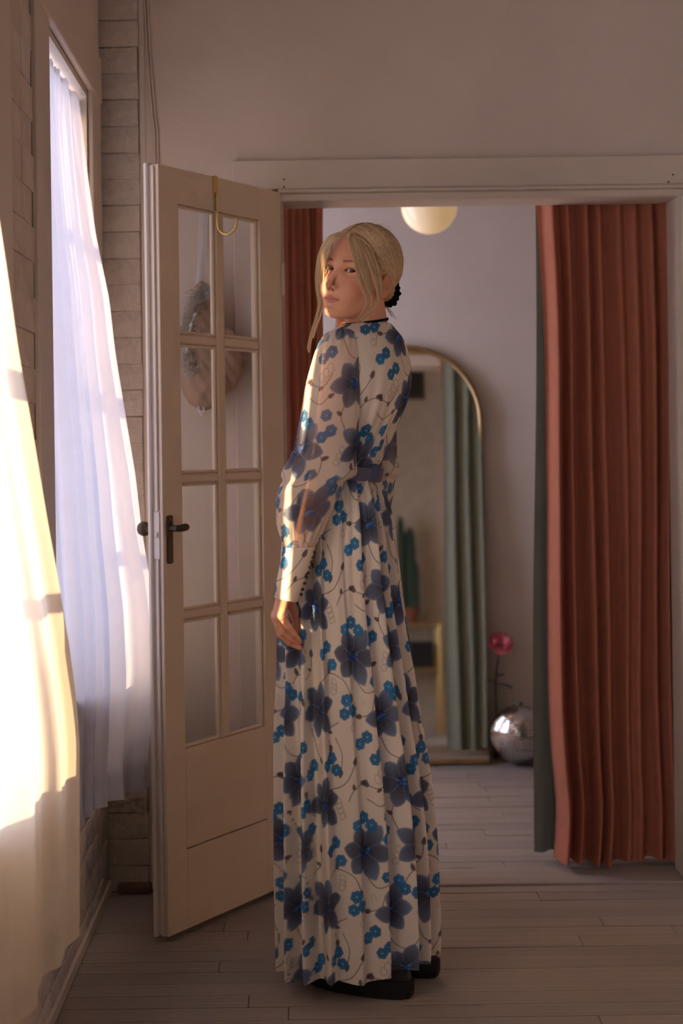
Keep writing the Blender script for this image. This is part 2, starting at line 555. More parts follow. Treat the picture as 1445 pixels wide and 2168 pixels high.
# other walls and ceiling (the light needs them)
M['cream'] = mat('cream_brick_paint', (0.62, 0.50, 0.36), 0.8, 0.12, 9, 0.6, 30)
struct(boxobj('wall_front', XL - 0.25, XR, YF - 0.12, YF, 0, ZC, M['cream']), 'plaster wall behind the lens')
struct(boxobj('wall_right', XR, XR + 0.12, YF, YM + 0.12, 0, ZC, M['plaster']), 'plaster wall on the far right')
struct(boxobj('ceiling', -1.3, XR + 0.2, YF - 0.2, YM + 0.2, ZC, ZC + 0.1, M['ceiling']), 'painted ceiling')
mb = MB()
BW = (4.55, 5.65)
mb.box(-1.22, -1.1, YB + TW, BW[0], 0, ZC).box(-1.22, -1.1, BW[1], YM + 0.12, 0, ZC).box(-1.22, -1.1, BW[0], BW[1], 0, 0.5).box(-1.22, -1.1, BW[0], BW[1], 2.4, ZC)
mb.box(-1.22, XL - 0.02, YB + 0.02, YB + TW, 0, ZC)
struct(mb.build('wall_side', M['plaster']), 'plaster side wall of the back room')
struct(boxobj('wall_rear', -1.22, XR, YM, YM + 0.12, 0, ZC, M['plaster']), 'smooth pinkish plaster wall behind the arched mirror')

# windows: casing, reveals, sashes, panes
def window(n, w, xface, xglass, zs, zt, label, casing=0.17):
    e = empty('window_%d' % n, (xface, (w[0] + w[1]) / 2, zs))
    struct(e, label)
    t = 0.014
    if casing:
        boxobj('casing', xface, xface + t, w[0] - casing, w[0], zs - 0.02, zt + 0.12, M['trim'], e, 0.003)
        boxobj('casing', xface, xface + t, w[1], w[1] + casing, zs - 0.02, zt + 0.12, M['trim'], e, 0.003)
        boxobj('head_casing', xface, xface + t + 0.004, w[0] - casing, w[1] + casing, zt, zt + 0.13, M['trim'], e, 0.003)
        boxobj('sill', xglass, xface + 0.03, w[0] - 0.03, w[1] + 0.03, zs - 0.03, zs, M['trim'], e, 0.004)
    boxobj('jamb', xglass - 0.05, xface, w[0], w[0] + 0.018, zs, zt, M['trim'], e)
    boxobj('jamb', xglass - 0.05, xface, w[1] - 0.018, w[1], zs, zt, M['trim'], e)
    boxobj('head_jamb', xglass - 0.05, xface, w[0] + 0.018, w[1] - 0.018, zt - 0.018, zt, M['trim'], e)
    y0, y1 = w[0] + 0.018, w[1] - 0.018
    zr = [zs + (zt - zs) * k / 4 for k in range(5)]
    wd = [0.07, 0.03, 0.045, 0.03, 0.055]
    boxobj('sash_stile', xglass - 0.03, xglass, y0, y0 + 0.045, zs, zt - 0.018, M['trim'], e)
    boxobj('sash_stile', xglass - 0.03, xglass, y1 - 0.045, y1, zs, zt - 0.018, M['trim'], e)
    for k in range(5):
        boxobj('sash_rail', xglass - 0.028, xglass - 0.002, y0 + 0.045, y1 - 0.045, max(zs, zr[k] - wd[k] / 2), min(zt - 0.018, zr[k] + wd[k] / 2), M['trim'], e)
    for k in range(4):
        boxobj('pane', xglass - 0.018, xglass - 0.015, y0 + 0.045, y1 - 0.045, zr[k] + wd[k] / 2, zr[k + 1] - wd[k + 1] / 2, M['glass'], e)
    p = bpy.data.lights.new('window_portal', 'AREA')
    p.shape = 'RECTANGLE'; p.size = zt - zs; p.size_y = w[1] - w[0]
    p.cycles.is_portal = True
    po = bpy.data.objects.new('window_portal', p); COL.objects.link(po)
    po.location = (xglass - 0.06, (w[0] + w[1]) / 2, (zs + zt) / 2)
    po.rotation_euler = Vector((1, 0, 0)).to_track_quat('-Z', 'Y').to_euler()
    return e
window(1, W1, XL, XL - 0.16, ZS, ZT, 'tall white window behind the sheer curtain')
window(2, W2, XL, XL - 0.16, ZS, ZT, 'tall white window behind the sunlit curtain')
window(3, W3, XL, XL - 0.16, ZS, ZT, 'unseen tall window behind the lens, added to light the room')  # out of view, added to fill the front room with daylight
window(4, BW, -1.1, -1.16, 0.5, 2.4, 'unseen back-room window, added to light that room', 0)  # out of view, added to brighten the back room

# doorway trim: head board, bead, jambs, left and right casings
tr1 = struct(empty('trim_1', (0.5, YB, 1.97)), 'painted door casing with a wide head board')
ZO = 1.975
zt_, zb_ = P(600, 341, YB)[2], P(600, 404, YB)[2]
boxobj('head_board', P(491, 342, YB)[0], 1.36, YB - 0.022, YB, zb_, zt_, M['trim'], tr1, 0.003)
boxobj('head_bead', -0.06, 1.30, YB - 0.030, YB, zb_ - 0.010, zb_, M['trim'], tr1, 0.003)
boxobj('head_stop', -0.06, 1.10, YB - 0.016, YB, ZO, zb_ - 0.010, M['trim'], tr1, 0.003)
boxobj('head_jamb', -0.047, 1.087, YB - 0.003, YB + TW, ZO, 1.9845, M['trim'], tr1)
boxobj('jamb', -0.062, -0.047, YB - 0.004, YB + TW, 0, ZO, M['trim'], tr1)
boxobj('jamb', 1.087, 1.10, YB - 0.004, YB + TW, 0, ZO, M['trim'], tr1)
boxobj('casing', P(500, 900, YB)[0], -0.062, YB - 0.018, YB, 0, zb_ - 0.010, M['trim'], tr1, 0.003)
boxobj('casing_bead', -0.100, -0.085, YB - 0.026, YB - 0.018, 0, zb_ - 0.010, M['trim'], tr1, 0.002)
boxobj('casing', 1.10, 1.28, YB - 0.018, YB, 0, zb_ - 0.010, M['trim'], tr1, 0.003)
boxobj('casing_bead', 1.115, 1.13, YB - 0.026, YB - 0.018, 0, zb_ - 0.010, M['trim'], tr1, 0.002)
for (px, py) in ((601, 380), (601, 396), (1414, 385), (1424, 370)):
    q = P(px, py, YB - 0.022)
    MB().lathe([(0, -0.0008), (0.003, -0.0005), (0.003, 0.002), (0, 0.002)], q, 10, 'Y').build('nail_hole', M['iron'], tr1)
# painted corner post by the brick, cables and baseboards
tr2 = struct(boxobj('trim_2', XB + 0.002, XB + 0.018, YB - 0.004, YB, 0, ZC, M['plaster'], None, 0.002), 'flat painted corner board beside the brick strip')
for k, dx in enumerate((0.0, 0.009)):
    pts = interp_curve([P(304 + dx * 700, -40, YB - 0.006), P(312 + dx * 700, 120, YB - 0.006), P(322 + dx * 700, 240, YB - 0.006), P(328 + dx * 700, 345, YB - 0.006), P(333 + dx * 700, 900, YB - 0.006), P(345 + dx * 700, 1800, YB - 0.006)], 40)
    tag(MB().tube(pts, 0.0032, 6).build('cable', M['plaster'], smooth=True), 'thin painted-over cable running down the wall, ' + ('the one nearer the brick' if k == 0 else 'the one nearer the head board'), 'cable', 'painted cables beside the brick strip')
struct(boxobj('baseboard_back', 1.28, XR, YB - 0.016, YB, 0, 0.12, M['trim'], None, 0.003), 'painted baseboard right of the doorway')
struct(boxobj('baseboard_left', XL, XL + 0.012, 2.78, 4.2, 0, 0.035, M['trim'], None, 0.004), 'low painted strip at the foot of the brick wall')

# ------------------------------------------------------------------ sheer window curtains
def window_curtain(label, ya, yb, edge, ztop, hem_near, hem_far, m, nfold, amp, seed, near_in, ydrift, ret):
    e = empty('sheer_curtain', (XL - 0.03, (ya + yb) / 2, ztop))
    tag(e, label, 'curtain', 'sheer window curtains')
    nu, nv = 220, 170
    u = np.linspace(0, 1, nu)[None, :]; v = np.linspace(0, 1, nv)[:, None]
    rs = np.random.default_rng(seed)
    zh = hem_near + (hem_far - hem_near) * u + 0.006 * np.sin(9 * u + seed) 
    Z = ztop + (zh - ztop) * v
    YB_ = lambda py: np.interp(py, [c for c, _ in ydrift], [c for _, c in ydrift])       # depth of the free edge at each height
    ez = np.array([P(px, py, YB_(py))[2] for px, py in edge]); ex = np.array([P(px, py, YB_(py))[0] for px, py in edge])
    eyy = np.array([YB_(py) for px, py in edge])
    o = np.argsort(ez); ez = ez[o]; ex = ex[o]; eyy = eyy[o]
    Xe = np.interp(Z, ez, ex); Ye = np.interp(Z, ez, eyy)
    # smooth the edge profile down each column
    for _ in range(6):
        Xe[1:-1] = 0.25 * Xe[:-2] + 0.5 * Xe[1:-1] + 0.25 * Xe[2:]
    X0 = XL - 0.035
    g = near_in + (1 - near_in) * u ** 0.9
    ph = 2 * np.pi * (nfold * u + 0.35 * np.sin(2 * np.pi * 1.3 * u + seed) + 0.10 * np.sin(5 * v + 7 * u))
    a = amp * (0.35 + 0.65 * v ** 0.7) * np.clip((1 - u) * 9, 0, 1)
    s = np.sin(ph)
    fold = a * (np.sign(s) * np.abs(s) ** 0.7 - 0.9) + 0.35 * a * np.sin(2.3 * ph + seed)
    gather = 0.006 * np.sin(2 * np.pi * 26 * u) * np.exp(-v * 14)
    X = X0 + (Xe - X0) * g + fold + gather
    Y = ya + (Ye - ya) * u + 0.006 * np.cos(ph) * v + 0.0 * v
    if ret:     # hidden return of the free edge, added to block the sun
        k = np.linspace(0, 1, 14)[None, 1:]
        xe, ye, ze = X[:, -1:], Y[:, -1:], (Z + 0 * X)[:, -1:]
        X = np.hstack([X, xe + (X0 + 0.005 - xe) * k]); Y = np.hstack([Y, ye + (ret - ye) * np.sqrt(k)]); Z = np.hstack([Z + 0 * X[:, :nu], ze + 0 * k])
        nu = X.shape[1]
    V = np.stack([X, Y, Z + 0 * X], -1).reshape(-1, 3)
    mesh_np('panel', V, grid_faces(nv, nu), m, e)
    # hem turn-up: a second layer of cloth along the bottom
    rows = slice(int(nv * 0.955), nv)
    Vh = np.stack([X[rows] - 0.004, Y[rows], (Z + 0 * X)[rows]], -1)
    mesh_np('hem', Vh.reshape(-1, 3), grid_faces(Vh.shape[0], nu), m, e)
    MB().tube([(X0, ya - 0.01, ztop - 0.012), (X0, yb + 0.02, ztop - 0.012)], 0.006, 10).build('rod', M['trim'], e, True)
    return e
window_curtain('sheer curtain with a skylit blue tint in the far window, hem swinging into the room', W1[0] + 0.025, W1[1] - 0.05,
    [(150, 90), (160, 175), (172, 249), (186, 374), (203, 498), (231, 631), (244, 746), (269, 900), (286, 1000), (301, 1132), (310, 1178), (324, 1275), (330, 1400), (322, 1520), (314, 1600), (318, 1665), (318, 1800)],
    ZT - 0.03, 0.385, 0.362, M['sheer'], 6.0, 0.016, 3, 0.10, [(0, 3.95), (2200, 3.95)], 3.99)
window_curtain('glowing sheer curtain with a sunlit cream tint at the left edge, backlit by low sun', W2[0] + 0.02, W2[1] + 0.03,
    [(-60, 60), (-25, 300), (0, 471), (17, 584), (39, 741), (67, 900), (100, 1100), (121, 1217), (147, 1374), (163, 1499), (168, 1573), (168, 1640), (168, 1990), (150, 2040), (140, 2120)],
    ZT - 0.03, 0.30, 0.315, M['sheer2'], 5.0, 0.010, 5, 0.30, [(0, 2.678), (480, 2.678), (741, 2.716), (900, 2.740), (1200, 2.776), (1260, 2.812), (1400, 2.85), (2200, 2.86)], None)  # edge depths shaped so only a thin strip of sun passes

# ------------------------------------------------------------------ french door leaf
HX, HY = -0.053, 4.200
DW, DT, DZ0, DZ1 = 0.542, 0.034, 0.016, 2.000
dvec = Vector((-0.566, -0.824, 0)).normalized(); nvec = Vector((0, 0, 1)).cross(dvec)
drot = Matrix((dvec, nvec, Vector((0, 0, 1)))).transposed()
door = empty('door_1', (HX, HY, 0), drot)
struct(door, 'open half-glazed painted door leaf with eight panes')
def dbox(name, x0, x1, y0, y1, z0, z1, m=None, bevel=0.0, parent=None):
    o = MB().box(x0, x1, y0, y1, z0, z1, bevel).build(name, m or M['door'])
    o.parent = parent or door
    return o
PZ = [0.484, 0.832, 1.190, 1.556, 1.908]
dbox('stile', 0.462, DW, -DT, 0, DZ0, DZ1, bevel=0.0015)
dbox('stile', 0.0, 0.104, -DT, 0, DZ0, DZ1, bevel=0.0015)
dbox('top_rail', 0.104, 0.462, -DT, -0.0006, PZ[4], DZ1, bevel=0.0012)
dbox('panel', 0.104, 0.462, -DT, -0.0006, 0.2255, PZ[0], bevel=0.0012)
dbox('bottom_rail', 0.104, 0.462, -DT, -0.0006, DZ0, 0.2225, bevel=0.0012)
dbox('muntin', 0.267, 0.299, -DT + 0.004, -0.004, PZ[0], PZ[4], bevel=0.004)
for k in (1, 2, 3):
    for (a, c) in ((0.104, 0.267), (0.299, 0.462)):
        dbox('muntin', a, c, -DT + 0.005, -0.005, PZ[k] - 0.012, PZ[k] + 0.012, bevel=0.004)
for k in range(4):
    z0 = PZ[k] + (0.012 if k else 0); z1 = PZ[k + 1] - (0.012 if k < 3 else 0)
    for (a, c) in ((0.104, 0.267), (0.299, 0.462)):
        pane = dbox('pane', a + 0.004, c - 0.004, -0.0215, -0.0185, z0 + 0.002, z1 - 0.002, M['glass'])
        bd = 0.009
        q = MB()
        q.box(a, a + bd, -0.0185, -0.009, z0, z1, 0.003).box(c - bd, c, -0.0185, -0.009, z0, z1, 0.003)
        q.box(a + bd, c - bd, -0.0185, -0.009, z0, z0 + bd, 0.003).box(a + bd, c - bd, -0.0185, -0.009, z1 - bd, z1, 0.003)
        o = q.build('glazing_bead', M['door']); o.parent = door
# meeting edge: astragal and inner slip
dbox('astragal', DW - 0.022, DW + 0.010, -DT - 0.010, -DT + 0.003, DZ0 - 0.004, DZ1 + 0.006, M['door_edge'], 0.003)
dbox('edge_slip', DW, DW + 0.006, -0.020, -0.012, DZ0, 0.985, M['door_edge'], 0.002)
dbox('edge_slip', DW, DW + 0.006, -0.020, -0.012, 1.108, DZ1 - 0.004, M['door_edge'], 0.002)
lk = dbox('lock_case', DW, DW + 0.003, -0.030, -0.010, 0.985, 1.106, M['door_edge'], 0.001)
dbox('latch_bolt', DW + 0.003, DW + 0.007, -0.026, -0.013, 1.040, 1.054, M['trim'], 0.002, lk)
# lever furniture on the near face, knob on the far one
hz = 1.064
pl = dbox('handle_plate', DW - 0.036, DW - 0.012, 0.0, 0.005, 0.973, 1.096, M['iron'], 0.003)
q = MB().tube([(DW - 0.024, 0.004, hz), (DW - 0.024, 0.030, hz)], 0.0085, 14)
q.tube(interp_curve([(DW - 0.022, 0.028, hz), (DW - 0.029, 0.033, hz), (DW - 0.040, 0.034, hz + 0.001), (DW - 0.058, 0.033, hz + 0.002)], 10), [0.008, 0.0085, 0.009, 0.0092, 0.0095, 0.0098, 0.010, 0.010, 0.0095, 0.007], 12)
o = q.build('lever', M['iron'], smooth=True); o.parent = pl
q = MB().lathe([(0, -0.066), (0.010, -0.065), (0.0165, -0.060), (0.0195, -0.051), (0.018, -0.042), (0.010, -0.036), (0.0075, -0.030), (0.0075, 0.0), (0.018, 0.0), (0.018, 0.003), (0, 0.003)][::-1], (0, 0, 0), 28, 'Y')
o = q.build('door_knob', M['iron'], smooth=True); o.parent = door
o.location = (DW - 0.028, -DT - 0.0045, hz - 0.004)
dbox('paint_chip', DW - 0.062, DW - 0.050, 0, 0.0006, 1.146, 1.150, M['door_edge'])
for z in (0.25, 1.0, 1.75):
    o = MB().tube([(0.0, 0.004, z - 0.045), (0.0, 0.004, z + 0.045)], 0.0055, 10).build('hinge', M['trim'], smooth=True); o.parent = door

# brass hook over the top of the door
hk = empty('door_hook', tuple(Vector((HX, HY, DZ1)) + dvec * 0.305), drot)
tag(hk, 'brass over-door hook with a flat strap on the door leaf', 'hook')
def hk_add(mb_, name, parent=hk, smooth=True):
    o = mb_.build(name, M['brass'], smooth=smooth); o.parent = parent; return o
st = hk_add(MB().box(-0.010, 0.010, 0.0, 0.0016, -0.052, 0.0022, 0.0005).box(-0.010, 0.010, -DT - 0.0016, 0.0016, 0.0008, 0.0024, 0.0005).box(-0.010, 0.010, -DT - 0.002, -DT - 0.0004, -0.02, 0.0022, 0.0005), 'strap', smooth=False)
pts = [(0, 0.005, -0.042), (0, 0.006, -0.08), (0, 0.006, -0.110), (0, 0.0065, -0.128)]
for k in range(1, 13):
    a = math.pi * k / 12
    pts.append((-0.004 * k / 12, 0.0065 + 0.030 * (1 - math.cos(a)), -0.128 - 0.030 * math.sin(a)))
pts.append((-0.005, 0.0675, -0.118))
hk_add(MB().tube(pts, 0.0034, 12), 'hook_arm')
hk_add(MB().lathe([(0, -0.0035), (0.0045, -0.002), (0.0055, 0.0), (0.0045, 0.002), (0, 0.0035)], pts[-1], 14), 'hook_tip')

# fur-trimmed plush bonnet on a ribbon, hung on the wall behind the glass
YP = YB - 0.075
pc = P(440, 765, YP)
plush = empty('hanging_plush', tuple(P(440, 860, YP)))
tag(plush, 'white fur-trimmed tan plush bonnet hanging by a ribbon behind the door glass', 'plush')
h = 0.0035
lo = np.array([pc[0] - 0.13, YP - 0.075, pc[2] - 0.17]); n3 = (int(.26 / h), int(.14 / h), int(.42 / h))
g = np.meshgrid(*[lo[i] + h * np.arange(n3[i]) for i in range(3)], indexing='ij')
d = ell(g, P(432, 805, YP), (0.066, 0.052, 0.085))
d = smin(d, ell(g, P(425, 715, YP), (0.050, 0.042, 0.105)), 0.04)
d = smin(d, ell(g, P(428, 640, YP), (0.028, 0.03, 0.06)), 0.03)
d = smin(d, ell(g, P(482, 760, YP + 0.01), (0.045, 0.036, 0.085)), 0.03)
d = d + 0.002 * np.sin(g[0] * 160) * np.sin(g[2] * 140 + g[1] * 90)
V, F = surface_nets(d, lo, h)
mesh_np('body', V, F, M['plush'], plush)
# fur crescent down the window side and over the tip
crv = interp_curve([P(446, 612, YP - 0.03), P(418, 628, YP - 0.035), P(402, 668, YP - 0.038), P(394, 715, YP - 0.040), P(398, 760, YP - 0.042), P(412, 785, YP - 0.045)], 60)
N = 2600
t = rng.integers(0, 59, N)
base = crv[t] + rng.normal(0, 0.010, (N, 3)) * np.array([1, 0.7, 1])
dirn = rng.normal(0, 1, (N, 3)) + np.array([-0.9, -0.7, -0.3]); dirn /= np.linalg.norm(dirn, axis=1, keepdims=True)
ln = rng.uniform(0.012, 0.026, N)[:, None]
bend = np.array([0, 0, -1.0])
paths = np.stack([base, base + dirn * ln * 0.5 + bend * ln * 0.05, base + dirn * ln + bend * ln * 0.25], 1)
V, F = tube_np(paths, np.tile(np.array([[0.0009, 0.0007, 0.0002]]), (N, 1)), 3)
mesh_np('fur_trim', V, F, M['fur'], plush)
def ribbon(pts, w, name, parent, m=None, side=(1, 0, 0)):
    pts = interp_curve(pts, 24); side = np.asarray(side, float) * w / 2
    wv = np.ones(24)
    V = np.concatenate([pts - side, pts + side]); k = 24
    F = np.array([(i, i + 1, k + i + 1, k + i) for i in range(k - 1)])
    return mesh_np(name, V, F, m or M['ribbon'], parent)
ribbon([P(427, 444, YB - 0.012), P(426, 500, YB - 0.03), P(423, 560, YB - 0.06), P(420, 606, YP)], 0.017, 'ribbon', plush)
ribbon([P(437, 446, YB - 0.010), P(434, 500, YB - 0.03), P(429, 560, YB - 0.06), P(424, 606, YP)], 0.013, 'ribbon', plush, side=(0.9, 0.3, 0))
for (a, c) in (((405, 682), (392, 702)), ((405, 682), (412, 664)), ((404, 684), (398, 708)), ((390, 728), (386, 746)), ((390, 728), (394, 748))):
    p0 = P(*a, YP - 0.075); p1 = P(*c, YP - 0.08)
    ribbon([p0, (p0 + p1) / 2 + np.array([0.004, -0.006, 0.004]), p1], 0.010, 'bow_loop', plush, side=(0.7, 0, 0.7))
ribbon([P(420, 856, YP - 0.02), P(420, 868, YP - 0.025), P(427, 880, YP - 0.02)], 0.006, 'ribbon_tail', plush)
ribbon([P(430, 856, YP - 0.02), P(431, 866, YP - 0.025), P(429, 874, YP - 0.02)], 0.005, 'ribbon_tail', plush)
MB().lathe([(0, 0), (0.006, 0.001), (0.006, 0.004), (0.002, 0.006), (0.002, 0.022), (0, 0.022)], P(432, 444, YB - 0.022), 12, 'Y').build('wall_peg', M['old_brass'], plush, True)

# dark block made up for a dark shape at the foot of the brick strip
q = P(285, 1883, YB - 0.03)
tag(MB().box(q[0] - 0.048, q[0] + 0.048, YB - 0.050, YB - 0.006, 0.001, 0.024, 0.004).build('dark_block', mat('dark_block_brown', lin(112, 88, 70), 0.8, 0.3, 25)), 'dark brown stand-in block on the floor at the foot of the brick strip', 'block')

# ------------------------------------------------------------------ doorway curtains on a brass rod
ZR, YR = 2.022, 4.43
rod = empty('curtain_rod', (0.52, YR, ZR)); tag(rod, 'brass curtain rod above the back-room side of the doorway', 'rod')
MB().tube([(-0.16, YR, ZR), (1.27, YR, ZR)], 0.011, 16).build('bar', M['brass'], rod, True)
for x in (-0.16, 1.27):
    MB().lathe([(0, -0.022), (0.014, -0.016), (0.019, 0), (0.014, 0.016), (0, 0.022)], (x, YR, ZR), 18).build('finial', M['brass'], rod, True)
for x in (-0.13, 1.22):
    MB().box(x - 0.008, x + 0.008, YB + TW, YR, ZR - 0.02, ZR - 0.012).box(x - 0.012, x + 0.012, YB + TW, YB + TW + 0.005, ZR - 0.05, ZR + 0.03).build('bracket', M['brass'], rod)

def drape(name, ledge, redge, Y, ztop, hem, m, folds, amp, seed, parent, nu=420, nv=90, flare=0.0):
    """ledge/redge: list of (px,py) for the two side edges at depth Y; folds: list of (u, width, height) ridges"""
    v = np.linspace(0, 1, nv)[:, None]; u = np.linspace(0, 1, nu)[None, :]
    def edge(e):
        z = np.array([P(a, c, Y)[2] for a, c in e]); x = np.array([P(a, c, Y)[0] for a, c in e]); o = np.argsort(z)
        return z[o], x[o]
    zl, xl = edge(ledge); zr, xr = edge(redge)
    zh = hem + 0.006 * np.sin(12 * u + seed)
    Z = ztop + (zh - ztop) * v
    Xa = np.interp(Z, zl, xl); Xb = np.interp(Z, zr, xr)
    for _ in range(5):
        Xa[1:-1] = (Xa[:-2] + 2 * Xa[1:-1] + Xa[2:]) / 4
    D = np.zeros((nv, nu))
    for (c, w, hgt, drift) in folds:
        cc = c + drift * v
        x = (u - cc) / w
        D += hgt * np.exp(-np.abs(x) ** 2.2) * (0.75 + 0.35 * v)
    D += amp * 0.12 * np.sin(2 * np.pi * 23 * u + 3 * v + seed) * (1 - 0.6 * v)
    D *= amp
    Yy = Y - D + 0.012 * np.sin(3 * v + seed) * v
    V = np.stack([Xa + (Xb - Xa) * u + 0.004 * np.sin(7 * v + 9 * u), Yy, Z + 0 * D], -1)
    return mesh_np(name, V.reshape(-1, 3), grid_faces(nv, nu), m, parent)

def fold_set(seed, n, right_soft=True):
    r = np.random.default_rng(seed); out = []
    for k in range(n):
        c = (k + 0.5) / n + r.uniform(-0.2, 0.2) / n
        soft = (c if right_soft else 0)
        out.append((c, (0.22 + 0.12 * r.random()) / n, (1.0 + 0.5 * r.random()) * (1 - 0.72 * soft), r.uniform(-0.02, 0.02)))
    return out
dc = empty('doorway_curtain', (0.93, 4.42, 0.02)); tag(dc, 'rust velvet curtain with sage lining, gathered on the right of the doorway', 'curtain', 'doorway curtains')
L1 = [(1134, 380), (1134, 430), (1139, 520), (1146, 640), (1151, 780), (1153, 900), (1158, 1100), (1160, 1300), (1162, 1500), (1168, 1620), (1176, 1700), (1172, 1770), (1165, 1842), (1163, 1880)]
R1 = [(1500, 380), (1500, 1880)]
drape('front_panel', L1, R1, 4.40, ZR - 0.004, 0.022, M['rust'], fold_set(4, 10), 0.060, 1, dc)
drape('front_panel', [(1432, 380), (1432, 1780), (1375, 1860)], [(1540, 380), (1540, 1880)], 4.375, ZR - 0.004, 0.022, M['rust'], fold_set(9, 3, False), 0.014, 2, dc, nu=160)
drape('lining', [(1133, 380), (1131, 1000), (1128, 1795), (1127, 1900)], [(1520, 380), (1520, 1880)], 4.445, ZR - 0.004, 0.030, M['teal'], fold_set(14, 7, False), -0.030, 3, dc)
for k in range(7):
    x = 0.74 + 0.075 * k
    V, F = tube_np(np.array([[(x, YR + 0.017 * math.cos(a), ZR + 0.004 - 0.006 + 0.017 * math.sin(a)) for a in np.linspace(0, 2 * math.pi, 19)]]), np.full((1, 19), 0.0022), 6)
    mesh_np('curtain_ring', V, F, M['old_brass'], dc)
dl = empty('doorway_curtain', (-0.02, 4.42, 0.02)); tag(dl, 'narrow rust velvet curtain between the door leaf and the woman', 'curtain', 'doorway curtains')
drape('front_panel', [(560, 380), (560, 1880)], [(681, 380), (682, 430), (684, 600), (688, 800), (694, 1100), (702, 1500), (708, 1880)], 4.40, ZR - 0.004, 0.022, M['rust'], fold_set(21, 5, False), 0.034, 4, dl, nu=240)
drape('lining', [(560, 380), (560, 1880)], [(676, 380), (676, 1880)], 4.445, ZR - 0.004, 0.030, M['teal'], fold_set(25, 4, False), -0.028, 5, dl, nu=240)
for k in range(4):
    x = -0.11 + 0.05 * k
    V, F = tube_np(np.array([[(x, YR + 0.017 * math.cos(a), ZR - 0.002 + 0.017 * math.sin(a)) for a in np.linspace(0, 2 * math.pi, 19)]]), np.full((1, 19), 0.0022), 6)
    mesh_np('curtain_ring', V, F, M['old_brass'], dl)

# ------------------------------------------------------------------ back room: mirror, ball, rose, pendant
mir_w, mir_h, lean = 0.60, 1.667, math.radians(5.2)
mb0 = P(874, 1606, 5.795)
mr = empty('arched_mirror', (mb0[0], 5.795, 0.004), Matrix.Rotation(-lean, 3, 'X'))
tag(mr, 'tall arched brass mirror leaning on the back-room wall', 'mirror')
Rr = mir_w / 2
arch = [(Rr, 0.012)] + [(Rr, z) for z in np.linspace(0.05, mir_h - Rr, 12)]
arch += [(Rr * math.cos(a), mir_h - Rr + Rr * math.sin(a)) for a in np.linspace(0, math.pi, 40)[1:-1]]
arch += [(-Rr, z) for z in np.linspace(mir_h - Rr, 0.05, 12)] + [(-Rr, 0.012)]
bm = bmesh.new()
vs = [bm.verts.new((x, 0.0, z)) for x, z in arch]
f = bm.faces.new(vs); ex = bmesh.ops.extrude_face_region(bm, geom=[f])
for v_ in ex['geom']:
    if isinstance(v_, bmesh.types.BMVert): v_.co.y += 0.010
bmesh.ops.recalc_face_normals(bm, faces=bm.faces)
me = bpy.data.meshes.new('mirror_glass'); bm.to_mesh(me); bm.free(); me.materials.append(M['mirror'])
o = bpy.data.objects.new('mirror_glass', me); COL.objects.link(o); o.parent = mr
loop = [(x, -0.002, z) for x, z in arch]
loop = loop + [(-Rr * 0.5, -0.002, 0.012), (0, -0.002, 0.012), (Rr * 0.5, -0.002, 0.012), loop[0]]
o = MB().tube(loop, 0.0105, 10).build('frame', M['old_brass'], smooth=True); o.parent = mr
o = MB().box(-Rr, Rr, -0.012, 0.012, 0.0, 0.020, 0.004).build('bottom_rail', M['old_brass']); o.parent = mr

bc = P(1099, 1552, 5.80); br = 0.116; bc[2] = br + 0.003
ball = empty('disco_ball', (bc[0], bc[1], 0.003)); tag(ball, 'mirror-tiled disco ball resting on the back-room floor', 'disco ball')
MB().lathe([(max(0, (br - 0.002) * math.sin(a)), -(br - 0.002) * math.cos(a)) for a in np.linspace(0, math.pi, 25)], bc, 40).build('core', M['vase'], ball, True)
TV = []; TF = []
nr_ = 30
for i in range(nr_):
    a0 = math.pi * i / nr_ + 0.007; a1 = math.pi * (i + 1) / nr_ - 0.007
    am = (a0 + a1) / 2
    nc = max(4, int(2 * math.pi * math.sin(am) / (math.pi / nr_)))
    for j in range(nc):
        b0 = 2 * math.pi * j / nc + 0.007 / math.sin(am); b1 = 2 * math.pi * (j + 1) / nc - 0.007 / math.sin(am)
        c = np.array([math.sin(am) * math.cos((b0 + b1) / 2), math.sin(am) * math.sin((b0 + b1) / 2), -math.cos(am)])
        jit = rng.normal(0, 0.0004, 3)
        base = len(TV)
        for (a, b_) in ((a0, b0), (a0, b1), (a1, b1), (a1, b0)):
            TV.append(bc + br * np.array([math.sin(a) * math.cos(b_), math.sin(a) * math.sin(b_), -math.cos(a)]) + jit)
        TF.append((base, base + 1, base + 2, base + 3))
o = mesh_np('mirror_tiles', np.array(TV), np.array(TF), M['tile'], ball, smooth=False); o['kind'] = 'stuff'
MB().lathe([(0.012, 0), (0.012, 0.012), (0.004, 0.014), (0, 0.014)], bc + np.array([0, 0, br - 0.002]), 16).build('hanger', M['vent'], ball, True)

